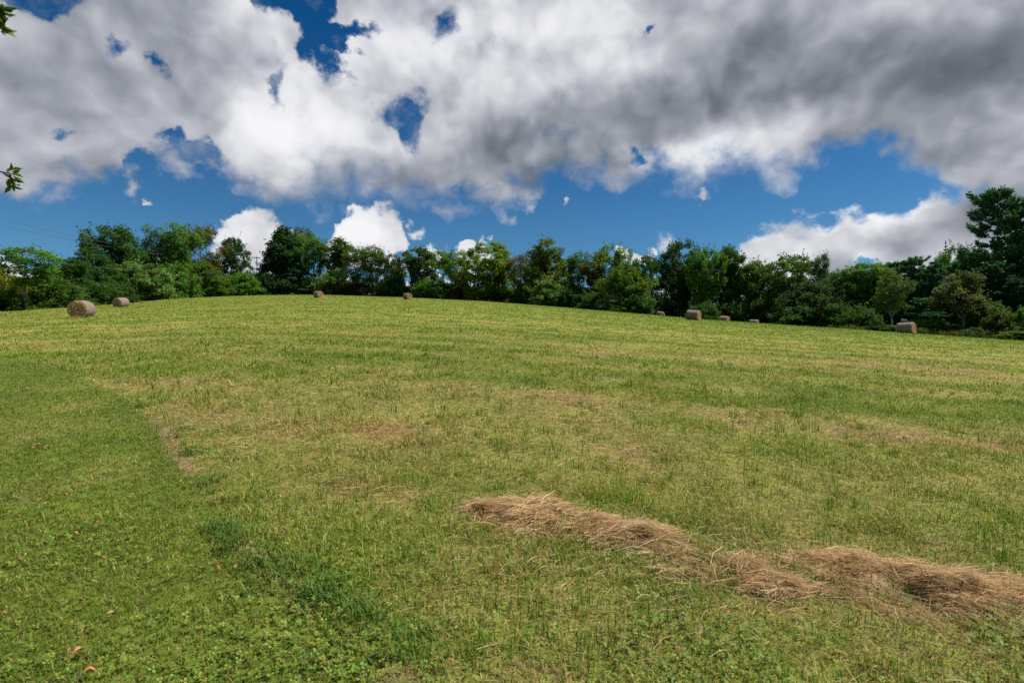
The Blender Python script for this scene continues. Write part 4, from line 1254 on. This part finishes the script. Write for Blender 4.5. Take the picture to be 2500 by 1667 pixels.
def windrow(label, path, widths, heights, count, seed):
    rng = np.random.default_rng(seed)
    G = np.array([ground_hit(*p)[:2] for p in path])
    seg = np.concatenate([[0], np.cumsum(np.linalg.norm(np.diff(G, axis=0), axis=1))])
    total = seg[-1]

    def centre(t):
        return np.stack([np.interp(t * total, seg, G[:, q]) for q in (0, 1)], -1)
    kx = np.linspace(0, 1, len(path))

    def bed(t, q):
        """height of the heap at fraction t along and q across (-1..1)"""
        wob = fbm(t * total * 2.6 + seed, q * 1.6 + 4, seed, 3)
        wob2 = fbm(t * total * 7 + seed, q * 4 + 4, seed + 9, 2)
        return np.interp(t, kx, heights) * np.clip(1 - np.abs(q) ** 1.9, 0, 1) * (-0.25 + 2.4 * wob + 1.2 * (wob2 - .5))
    root_p = centre(np.array([0.5]))[0]
    root = link('hay_windrow', None, loc=(root_p[0], root_p[1], float(ground_z(*root_p))))
    tag(root, label, 'hay', 'raked rows of dry hay')
    off = np.array(root.location)
    # the matted core
    nt, nq = 90, 15
    t = np.repeat(np.linspace(0, 1, nt), nq)
    q = np.tile(np.linspace(-1, 1, nq), nt)
    e = 1e-3
    tang = centre(np.clip(t + e, 0, 1)) - centre(np.clip(t - e, 0, 1))
    tang /= np.linalg.norm(tang, axis=1, keepdims=True) + 1e-9
    nor = np.stack([-tang[:, 1], tang[:, 0]], -1)
    wd = np.interp(t, kx, widths) * (0.8 + .45 * fbm(t * total * 2.2, q * .5 + seed, seed + 3, 3))
    xy = centre(t) + nor * (q * wd * .8)[:, None]
    z = ground_z(xy[:, 0], xy[:, 1]) + bed(t, q) * .80 - 0.02
    I = (np.arange(nt - 1)[:, None] * nq + np.arange(nq - 1)[None]).ravel()
    F = np.stack([I, I + nq, I + nq + 1, I + 1], -1)
    core_c = np.array([[.30, .20, .10]]) * (0.6 + .8 * fbm(xy[:, 0] * 14, xy[:, 1] * 14, 6, 3))[:, None]
    link('matted_core', mesh_np('matted_core', np.column_stack([xy, z]) - off, np.full(len(F), 4), F.ravel(), M_HAY, core_c, True), root)
    # loose strands combed roughly along the row
    t = rng.uniform(0, 1, count)
    q = np.clip(rng.normal(size=count) * .62, -2.2, 2.2)
    keep = rng.uniform(0, 1, count) < .06 + 1.2 * sstep(.42, .62, fbm(t * total * 3.1 + 7, q * 1.3, seed + 70, 3))
    t, q = t[keep], q[keep]
    count = len(t)
    tang = centre(np.clip(t + e, 0, 1)) - centre(np.clip(t - e, 0, 1))
    tang /= np.linalg.norm(tang, axis=1, keepdims=True) + 1e-9
    nor = np.stack([-tang[:, 1], tang[:, 0]], -1)
    wd = np.interp(t, kx, widths) * (0.8 + .45 * fbm(t * total * 2.2, q * .5 + seed, seed + 3, 3))
    xy = centre(t) + nor * (q * wd)[:, None]
    z = ground_z(xy[:, 0], xy[:, 1]) + np.maximum(bed(t, q), 0.012) * rng.uniform(.8, 1.12, count) + rng.uniform(.0, .03, count)
    lock = (fbm(xy[:, 0] * 3.2, xy[:, 1] * 3.2, seed + 40, 2) - .5) * 3.2
    ang = np.arctan2(tang[:, 1], tang[:, 0]) + lock + rng.normal(size=count) * .6
    slope = (bed(np.clip(t + .01, 0, 1), q) - bed(t, q)) / (.01 * total)
    d3 = np.stack([np.cos(ang), np.sin(ang), np.clip(slope, -.5, .5) * np.cos(lock) + rng.normal(size=count) * .14], -1)
    L = rng.uniform(.07, .30, count)
    col = HAY_COLS[rng.integers(0, 5, count)] * rng.uniform(.65, 1.2, count)[:, None]
    V, C = strands(np.column_stack([xy, z]), d3, rng.uniform(-.1, .35, count), L, rng.uniform(.0018, .0042, count), col, rng)
    st = link('loose_strands', strand_mesh('loose_strands', V - off, C), root)
    return root


windrow('long row of matted brown hay trailing from the middle of the foreground towards the right',
        [(1150, 1246), (1235, 1262), (1320, 1268), (1420, 1300), (1520, 1318), (1640, 1345), (1740, 1385), (1820, 1420), (1930, 1448)],
        [.08, .17, .22, .16, .21, .24, .30, .36, .24], [.03, .065, .09, .07, .06, .065, .045, .04, .03], 26000, 5)
windrow('second heap of brown hay lying at the lower right edge of the photo',
        [(1880, 1400), (2010, 1402), (2130, 1420), (2230, 1440), (2340, 1462), (2450, 1470), (2640, 1480)],
        [.16, .21, .25, .25, .21, .23, .21], [.03, .06, .09, .08, .06, .06, .05], 19000, 8)

# strands scattered over the thatch and round the rows
nS = 45000
x, y = scatter(nS, 2.2, 28)
s = straw_amount(x, y)
for (hx, hy), rad_ in ((ground_hit(1600, 1340)[:2], 1.0), (ground_hit(2250, 1430)[:2], 1.0), (ground_hit(1800, 1470)[:2], .7)):
    s = s + .5 * np.exp(-((x - hx) ** 2 + ((y - hy) * 1.4) ** 2) / rad_ ** 2)
ok = RNG.uniform(0, 1, nS) < np.clip(s - .3 - .5 * lawn_amount(x, y), 0, 1) * 1.1
x, y = x[ok], y[ok]
m = len(x)
ang = (fbm(x * .8, y * .8, 15, 2) - .5) * 6 + RNG.normal(size=m) * .6
z = ground_z(x, y) + RNG.uniform(.012, .075, m)
V, C = strands(np.column_stack([x, y, z]), np.stack([np.cos(ang), np.sin(ang), RNG.normal(size=m) * .12], -1), RNG.uniform(-.1, .3, m), RNG.uniform(.04, .16, m),
               np.maximum(.0026, y * .0007) * RNG.uniform(.7, 1.3, m), HAY_COLS[RNG.integers(0, 5, m)] * RNG.uniform(.5, .95, m)[:, None], RNG)
litter = link('hay_litter', strand_mesh('hay_litter', V, C))
tag(litter, 'loose straw coloured stalks lying scattered over the dry patches of the field', 'hay litter', kind='stuff')
# ------------------------------------------------------------------ round hay bales
def bale_materials():
    m, n, o = material('bale net wrap')
    tc = n.new('ShaderNodeTexCoord').outputs['Object']
    ox, oy, oz = n.xyz(tc)
    st = n.comb(n.m('MULTIPLY', ox, 1.0), n.m('MULTIPLY', oy, 9.0), n.m('MULTIPLY', oz, 1.0))
    f = n.noise(st, 3.0, 6, 0.65)
    g = n.noise(tc, 2.2, 5, 0.6)
    fine_ = n.noise(tc, 38.0, 4, 0.7)
    c = n.mix(n.smooth(f, 0.35, 0.68), (.115, .072, .058), (.25, .182, .158))
    c = n.mix(n.smooth(g, 0.42, 0.68, 0, .55), c, (.15, .118, .105))
    c = n.mix(n.smooth(fine_, 0.4, 0.7, 0, .4), c, (.15, .105, .07))
    p = n.new('ShaderNodeBsdfPrincipled')
    n.put(p.inputs['Base Color'], c)
    p.inputs['Roughness'].default_value = .8
    bp = n.new('ShaderNodeBump')
    bp.inputs['Strength'].default_value = .8
    bp.inputs['Distance'].default_value = .03
    n.put(bp.inputs['Height'], n.m('ADD', f, fine_))
    n.nt.links.new(bp.outputs[0], p.inputs['Normal'])
    n.nt.links.new(p.outputs[0], o.inputs['Surface'])
    e, n, o = material('bale cut end')
    tc = n.new('ShaderNodeTexCoord').outputs['Object']
    ox, oy, oz = n.xyz(tc)
    r = n.m('SQRT', n.m('ADD', n.m('MULTIPLY', ox, ox), n.m('MULTIPLY', oz, oz)))
    a = n.m('ARCTAN2', oz, ox)
    nz = n.noise(n.comb(n.m('MULTIPLY', r, 9.0), n.m('MULTIPLY', a, .9), 0.0), 2.6, 5, .6)
    fz = n.noise(tc, 24.0, 5, .7)
    sp = n.m('SINE', n.m('ADD', n.m('MULTIPLY', r, 62.0), n.m('ADD', a, n.m('MULTIPLY', nz, 9.0))))
    c = n.mix(n.smooth(sp, -1, 1), (.42, .255, .12), (.68, .47, .25))
    c = n.mix(n.smooth(fz, .35, .7, 0, .7), c, (.26, .15, .07))
    c = n.mix(n.smooth(nz, .5, .75, 0, .5), c, (.47, .30, .15))
    p = n.new('ShaderNodeBsdfPrincipled')
    n.put(p.inputs['Base Color'], c)
    p.inputs['Roughness'].default_value = .9
    bp = n.new('ShaderNodeBump')
    bp.inputs['Strength'].default_value = 1.0
    bp.inputs['Distance'].default_value = .04
    n.put(bp.inputs['Height'], n.m('ADD', sp, fz))
    n.nt.links.new(bp.outputs[0], p.inputs['Normal'])
    n.nt.links.new(p.outputs[0], o.inputs['Surface'])
    return m, e


M_WRAP, M_END = bale_materials()
BALE_D, BALE_L = 1.32, 1.45


def bale_prototype(seed):
    """Axis along local Y, resting on z = 0, slightly slumped."""
    rng = np.random.default_rng(seed)
    root = link('hay_bale', None)
    na, nl = 72, 17
    R0 = BALE_D / 2

    def skin(a, l, r):
        rr = r * (1 + .012 * np.sin(3 * a + seed) + .02 * (vnoise(a * 3 + seed, l * 6, seed) - .5))
        x = rr * np.cos(a)
        z = rr * np.sin(a)
        z = np.where(z < -.82 * R0, -.82 * R0 + (z + .82 * R0) * .35, z) + .82 * R0 + .045
        return x, z
    a = np.tile(np.arange(na) * 2 * math.pi / na, nl)
    l = np.repeat(np.linspace(-1, 1, nl), na)
    shrink = np.where(np.abs(l) > .98, .945, np.where(np.abs(l) > .86, .985, 1.0))
    x, z = skin(a, l, R0 * shrink)
    V = np.stack([x, l * BALE_L / 2, z], -1)
    F = [(i * na + k, i * na + (k + 1) % na, (i + 1) * na + (k + 1) % na, (i + 1) * na + k) for i in range(nl - 1) for k in range(na)]
    b = Bag()
    b.add(V, F)
    link('net_wrap', b.mesh('net_wrap', M_WRAP, True), root)
    for sgn in (-1, 1):
        b = Bag()
        nr = 22
        aa = np.tile(np.arange(na) * 2 * math.pi / na, nr)
        rr = np.repeat(np.linspace(1.0, .02, nr), na)
        x, z = skin(aa, np.full(len(aa), sgn * 1.0), R0 * .95 * rr)
        bulge = .035 * (1 - rr ** 2) + .05 * (vnoise(rr * 14 + .5 * aa, aa * 2.2, seed + 3) - .5) * (rr < .97) - .07 * np.exp(-(rr / .14) ** 2)
        V = np.stack([x, sgn * (BALE_L / 2 - .004 + bulge), z], -1)
        F = [(i * na + k, i * na + (k + 1) % na, (i + 1) * na + (k + 1) % na, (i + 1) * na + k) for i in range(nr - 1) for k in range(na)]
        if sgn > 0:
            F = [f[::-1] for f in F]
        b.add(V, F)
        e = link('cut_end', b.mesh('cut_end', M_END, False), root)
        # stray stalks on the end and its rim
        m = 420
        q = np.sqrt(rng.uniform(.0, 1.0, m))
        an = rng.uniform(0, 6.283, m)
        x, z = skin(an, np.full(m, 1.0), R0 * .95 * q)
        P = np.stack([x, np.full(m, sgn * (BALE_L / 2 + .03)), z], -1)
        dd = np.stack([-np.sin(an), rng.normal(size=m) * .25, np.cos(an)], -1) + rng.normal(size=(m, 3)) * .35
        col = HAY_COLS[rng.integers(0, 5, m)] * rng.uniform(.7, 1.15, m)[:, None]
        Vv, Cc = strands(P, dd, np.zeros(m), rng.uniform(.1, .3, m), rng.uniform(.008, .016, m), col, rng)
        link('stray_stalks', strand_mesh('stray_stalks', Vv, Cc), e)
    m = 900
    an = rng.uniform(0, 6.283, m)
    P = np.stack([np.cos(an) * rng.uniform(.2, .85, m) * R0 * 1.1, np.sin(an) * BALE_L * .62 * rng.uniform(.8, 1.1, m), rng.uniform(.05, .13, m)], -1)
    dd = rng.normal(size=(m, 3)) * np.array([1, 1, .25])
    Vv, Cc = strands(P, dd, np.zeros(m), rng.uniform(.1, .3, m), rng.uniform(.006, .014, m), HAY_COLS[rng.integers(0, 5, m)] * rng.uniform(.6, 1, m)[:, None], rng)
    link('shed_hay', strand_mesh('shed_hay', Vv, Cc), root)
    return root


BALES = [   # column, row of its foot, distance, bearing of its axis, roll, label
    (200, 770, 41.5, -17, 0, 'big round hay bale nearest to the viewer, its brown spiral end facing left'),
    (296, 749.5, 74, 0, 0, 'round hay bale on the slope just right of the nearest bale'),
    (777, 725.5, 106, -50, 0, 'round hay bale alone on the top of the rise, left of centre'),
    (995, 730, 112, -42, 0, 'round hay bale on the crest below the bright cloud, pale end facing right'),
    (1692, 783.5, 71, -50, 0, 'grey round hay bale standing fully in view on the right half of the crest'),
    (1768, None, 103, -41, 0, 'grey round hay bale half sunk behind the crest, right of the fully visible grey one'),
    (1612, None, 128, -30, 0, 'smallest far hay bale with a white lit end, left of the fully visible grey one'),
    (1841, None, 116, -40, 0, 'hay bale of which only the rounded top shows above the crest'),
    (2213, 815, 64, -35, 7, 'grey round hay bale tilted on the slope by the shrubs, nearest the right edge'),
]
protos = [bale_prototype(s_) for s_ in (3, 4)]
for k, (px, py, d, az, roll, label) in enumerate(BALES):
    b = protos[k] if k < 2 else copy_thing(protos[k % 2])
    g = at(px, d)
    e = 0.5
    b.location = (g[0], g[1], g[2] - .03)
    # axis along bearing az, tipped to the fall of the ground
    ax = Vector((math.sin(R(az)), math.cos(R(az)), 0))
    zx = float(ground_z(g[0] + ax.x * e, g[1] + ax.y * e) - ground_z(g[0] - ax.x * e, g[1] - ax.y * e))
    ax = (ax + Vector((0, 0, zx / (2 * e)))).normalized()
    rt = ax.cross(Vector((0, 0, 1))).normalized()
    up = rt.cross(ax).normalized()
    M = Matrix((rt, ax, up)).transposed().to_4x4()
    if roll:
        M = M @ Matrix.Rotation(R(-roll), 4, 'X')
    b.rotation_euler = M.to_euler()
    tag(b, label, 'hay bale', 'round hay bales on the field')

# ------------------------------------------------------------------ utility pole and wires
def plain(name, col, rough=.8, metal=0.0):
    m, n, o = material(name)
    tc = n.new('ShaderNodeTexCoord').outputs['Object']
    f = n.noise(tc, 7.0, 5, .6)
    p = n.new('ShaderNodeBsdfPrincipled')
    n.put(p.inputs['Base Color'], n.v('SCALE', n.mix(0.0, col, col), scale=n.smooth(f, .3, .7, .7, 1.25)))
    p.inputs['Roughness'].default_value = rough
    p.inputs['Metallic'].default_value = metal
    n.nt.links.new(p.outputs[0], o.inputs['Surface'])
    return m


M_POLE = plain('weathered pole wood', (.16, .125, .105))
M_WIRE = plain('wire', (.09, .09, .10), .6)
M_GLASS = plain('insulator porcelain', (.22, .19, .17), .35)
pd = crest_dist(627) + 45
pg = at(627, pd)
ptop = EYE + W(627) * pd
pole = link('utility_pole', None, loc=tuple(pg))
tag(pole, 'wooden utility pole with a crossarm seen in the gap between two trees', 'utility pole')
ph = ptop - pg[2]
b = Bag()
b.tube([(0, 0, -.5), (0, 0, ph * .5), (0, 0, ph + .2)], [.20, .17, .14], 10, cap=True)
link('post', b.mesh('post', M_POLE, True), pole)
b = Bag()
b.box((0, -.2, ph - .45), (2.9, .16, .22))
link('crossarm', b.mesh('crossarm', M_POLE), pole)
b = Bag()
b.tube([(-.18, -.32, ph - 2.6), (-.18, -.32, ph - 1.9)], .17, 10, cap=True)
link('equipment_can', b.mesh('equipment_can', M_GLASS, True), pole)
pins = []
for q in (-1.35, -.55, .55, 1.35):
    b = Bag()
    b.tube([(q, -.2, ph - .34), (q, -.2, ph - .18), (q, -.2, ph - .06)], [.04, .09, .05], 8, cap=True)
    link('insulator', b.mesh('insulator', M_GLASS, True), pole)
    pins.append(Vector(pg) + Vector((q, -.2, ph - .06)))


def wire(label, pin, px, py, d, sag, group='power lines at the left'):
    a = np.array(pin)
    e = np.array([U(px) * d, d, EYE + W(py) * d])
    t = np.linspace(0, 1, 40)[:, None]
    P = a + (e - a) * t
    P[:, 2] -= (sag * 4 * t * (1 - t))[:, 0]
    b = Bag()
    b.tube(P, .032, 5)
    o = link('power_line', b.mesh('power_line', M_WIRE, True))
    tag(o, label, 'power line', group)


wire('highest power line sagging across the blue sky at the left edge', pins[0], -260, 462, 80, 3.2)
wire('second power line running just below the highest one at the left', pins[1], -260, 486, 80, 3.2)
wire('lowest power line crossing in front of the left tree clump', Vector(pg) + Vector((-.1, -.3, ph - 3.2)), -260, 573, 68, 3.4)

# ------------------------------------------------------------------ fallen leaves on the lawn
fm, n, o = material('fallen leaf')
oc = n.new('ShaderNodeObjectInfo').outputs['Color']
tc = n.new('ShaderNodeTexCoord').outputs['Object']
p = n.new('ShaderNodeBsdfPrincipled')
n.put(p.inputs['Base Color'], n.v('SCALE', oc, scale=n.smooth(n.noise(tc, 30, 4, .6), .3, .7, .6, 1.3)))
p.inputs['Roughness'].default_value = .6
n.nt.links.new(p.outputs[0], o.inputs['Surface'])
leaf_protos = []
for sd in range(3):
    rg = np.random.default_rng(600 + sd)
    L, Wl = .075, .038
    ts = np.linspace(0, 1, 8)
    V, F = [], []
    for i, t in enumerate(ts):
        hw = Wl / 2 * math.sin(math.pi * min(1, t * .93 + .05)) ** .8
        zc = .018 * math.sin(t * 3.0) + .012 * t
        for s_ in (-1, -.5, 0, .5, 1):
            V.append(((t - .5) * L, s_ * hw + .004 * math.sin(5 * t + sd), zc + abs(s_) ** 1.5 * hw * (.7 + .3 * sd) + rg.normal() * .0006))
    for i in range(7):
        for j in range(4):
            F.append((i * 5 + j, i * 5 + j + 1, (i + 1) * 5 + j + 1, (i + 1) * 5 + j))
    b = Bag()
    b.add(V, F)
    b.tube([(-L / 2 - .03, 0, .004), (-L / 2, 0, .004)], .0012, 4)
    leaf_protos.append(b.mesh('fallen_leaf', fm, True))
LEAVES = [(112, 1240, 'o'), (168, 1217, 'o'), (152, 1295, 'o'), (30, 1362, 'b'), (68, 1366, 'o'), (45, 1385, 'b'), (148, 1150, 'r'), (147, 1266, 'r'), (25, 1135, 'b'),
          (125, 1015, 'o'), (270, 1155, 'b'), (377, 1156, 'o'), (440, 1184, 'y'), (196, 1276, 'b'), (236, 1286, 'b'), (192, 1312, 'b'), (252, 1375, 'r'), (200, 1486, 'b'),
          (268, 1517, 'b'), (176, 1605, 'r'), (190, 1612, 'b'), (12, 1512, 'b'), (488, 1405, 'b'), (578, 1397, 'r'), (452, 1246, 'r'), (634, 1195, 'b'), (709, 976, 'y'),
          (50, 1192, 'b'), (42, 1272, 'r'), (540, 1392, 'o'), (672, 1306, 'r'), (875, 1472, 'r'), (1775, 1508, 'r'), (122, 1202, 'b'), (220, 1660, 'o'), (345, 1190, 'b'), (80, 1100, 'o'), (215, 1108, 'b')]
LC = {'o': (.46, .19, .035), 'b': (.42, .20, .09), 'r': (.30, .13, .06), 'y': (.55, .34, .04)}
LN = {'o': 'orange fallen leaf lying curled on the mown grass at the left', 'b': 'pale brown fallen leaf lying curled in the grass',
      'r': 'dull red fallen leaf lying in the grass', 'y': 'yellow fallen leaf lying on the grass near the lawn edge'}
for k, (px, py, c) in enumerate(LEAVES):
    g = ground_hit(px, py)
    lf = link('fallen_leaf', leaf_protos[k % 3], loc=(g[0], g[1], g[2] + .03))
    lf.rotation_euler = (RNG.normal() * .5, RNG.normal() * .5, RNG.uniform(0, 6.28))
    s_ = RNG.uniform(.34, .6)
    lf.scale = (s_, s_, s_)
    lf.color = (*LC[c], 1)
    tag(lf, LN[c], 'leaf', 'fallen leaves: ' + {'o': 'orange', 'b': 'brown', 'r': 'red', 'y': 'yellow'}[c])

# ------------------------------------------------------------------ a tree just outside the left edge whose twigs reach into view
edge_tree = link('overhanging_tree', None, loc=(-5.2, 3.4, float(ground_z(-5.2, 3.4))))
tag(edge_tree, 'two leafy twigs of a near tree poking in at the upper left edge', 'tree')
off = np.array(edge_tree.location)
rg = np.random.default_rng(71)
twood, tv, tc_ = Bag(), [], []
trunk_top = np.array([-5.0, 3.5, 4.6])
twood.tube(branch_path(off - np.array([0, 0, .3]), trunk_top, rg, 8, 0, .02) - off, np.linspace(.16, .05, 8), 9)


def twig(end_px, end_py, d, start, n_side, reach, dirx, seed):
    rg = np.random.default_rng(seed)
    e = np.array([U(end_px) * d, d, EYE + W(end_py) * d])
    P = branch_path(start, e, rg, 14, .04, .02)
    twood.tube(P - off, np.linspace(.035, .0035, 14), 6)
    ends = [(P[-1], P[-1] - P[-3])]
    for k in range(n_side):
        i = 13 - rg.integers(0, 5)
        s = P[i]
        v = np.array([rg.uniform(.1, 1) * dirx, rg.normal() * .5, rg.normal() * .8])
        v /= np.linalg.norm(v)
        q = s + v * reach * rg.uniform(.4, 1)
        twood.tube(branch_path(s, q, rg, 4, .03, .05) - off, np.linspace(.0035, .0018, 4), 5)
        ends.append((q, v))
        ends.append(((s + q) / 2, v))
    for p_, v in ends:
        for j in range(rg.integers(6, 11)):
            dv = v / np.linalg.norm(v) + rg.normal(size=3) * .75
            dv /= np.linalg.norm(dv)
            sd = np.cross(dv, rg.normal(size=3))
            sd /= np.linalg.norm(sd)
            nn = np.cross(dv, sd)
            Lf = rg.uniform(.045, .075)
            hw = Lf * .2
            p0 = p_ + rg.normal(size=3) * .008
            mid = p0 + dv * Lf * .5
            tv.append(np.array([p0, mid - sd * hw + nn * .006, p0 + dv * Lf - nn * .006, mid + sd * hw + nn * .006]))
            tc_.append(np.repeat(np.array([[.075, .13, .022]]) * rg.uniform(.5, 1.5) + (np.array([[.14, .10, .0]]) if rg.uniform() < .08 else 0), 4, axis=0))


twig(6, 28, 2.35, np.array([-4.95, 3.4, 3.2]), 5, .06, .5, 1)
twig(2, 66, 2.35, np.array([-4.95, 3.4, 3.0]), 3, .05, .5, 2)
twig(24, 424, 3.3, np.array([-5.0, 3.4, 2.3]), 6, .075, .6, 3)
for sd in range(40):       # the rest of its crown, all beyond the frame
    e = np.array([-5.2 + rg.normal() * .7, 3.4 + rg.normal() * .8, rg.uniform(3.0, 5.4)])
    if e[0] / e[1] > -1.15:
        continue
    P = branch_path(np.array([-5.05, 3.45, min(e[2] - .5, 4.3)]), e, rg, 4, .05, .05)
    twood.tube(P - off, np.linspace(.03, .006, 4), 5)
    q = e + rg.normal(size=(70, 3)) * .28
    q = q[q[:, 0] / q[:, 1] < -1.02]
    lv = leaf_quads(q, rg, .07, .035).reshape(-1, 4, 3)
    tv += list(lv)
    tc_ += [np.repeat(np.array([[.040, .085, .014]]) * rg.uniform(.7, 1.3), 4, axis=0) for _ in range(len(lv))]
tk = link('branches', twood.mesh('branches', M_BARK, True), edge_tree)
tk.color = (.06, .048, .038, 1)
M_TWIG = leaf_material('twig leaves', trans=0.2, use_object=False)
link('leaves', leaf_mesh('leaves', np.concatenate(tv) - off, np.concatenate(tc_), M_TWIG), edge_tree)

# ------------------------------------------------------------------ weeds along the foot of the wood
wx, wy, wh = [], [], []
for px in np.arange(2235, 2640, 0.8):
    d = crest_dist(px) + RNG.uniform(-1.5, 5)
    g = at(px + RNG.normal() * 2, d)
    wx.append(g[0]); wy.append(g[1]); wh.append(RNG.uniform(.2, .75) * 1.25)
for px in np.arange(-60, 2235, 1.0):                # the uncut margin under the hedgerow
    lo, hi = np.interp(px, [0, 600, 1350, 1500, 1600, 1900, 2060, 2235], [1, 3, 3, 5, 58, 56, 12, 1]), np.interp(px, [0, 600, 1350, 1500, 1600, 1900, 2060, 2235], [5, 10, 10, 12, 66, 64, 22, 5])
    g = at(px + RNG.normal() * 2, crest_dist(px) + RNG.uniform(lo, hi))
    wx.append(g[0]); wy.append(g[1]); wh.append(RNG.uniform(.25, .95) * (.4 + 1.2 * float(vnoise(px * .05, 0.5, 3))))
wx, wy, wh = map(np.array, (wx, wy, wh))
k = 26
bx = np.repeat(wx, k) + RNG.normal(size=len(wx) * k) * .22
by = np.repeat(wy, k) + RNG.normal(size=len(wx) * k) * .22
m = len(bx)
gcl = np.where((RNG.uniform(0, 1, len(wx)) < .45)[:, None], np.array([.15, .15, .015]), np.array([.075, .125, .018]))
gcl = np.repeat(gcl, k, axis=0) * RNG.uniform(.7, 1.25, m)[:, None]
weeds = link('weeds', blade_mesh('weeds', [blades(bx, by, np.repeat(wh, k) * RNG.uniform(.4, 1.1, m), np.full(m, .06), RNG.uniform(.05, .6, m), RNG.uniform(0, 6.283, m), gcl * .7, gcl)], M_GRASS))
tag(weeds, 'uncut weeds and tall grass along the foot of the trees', 'weeds', kind='stuff')
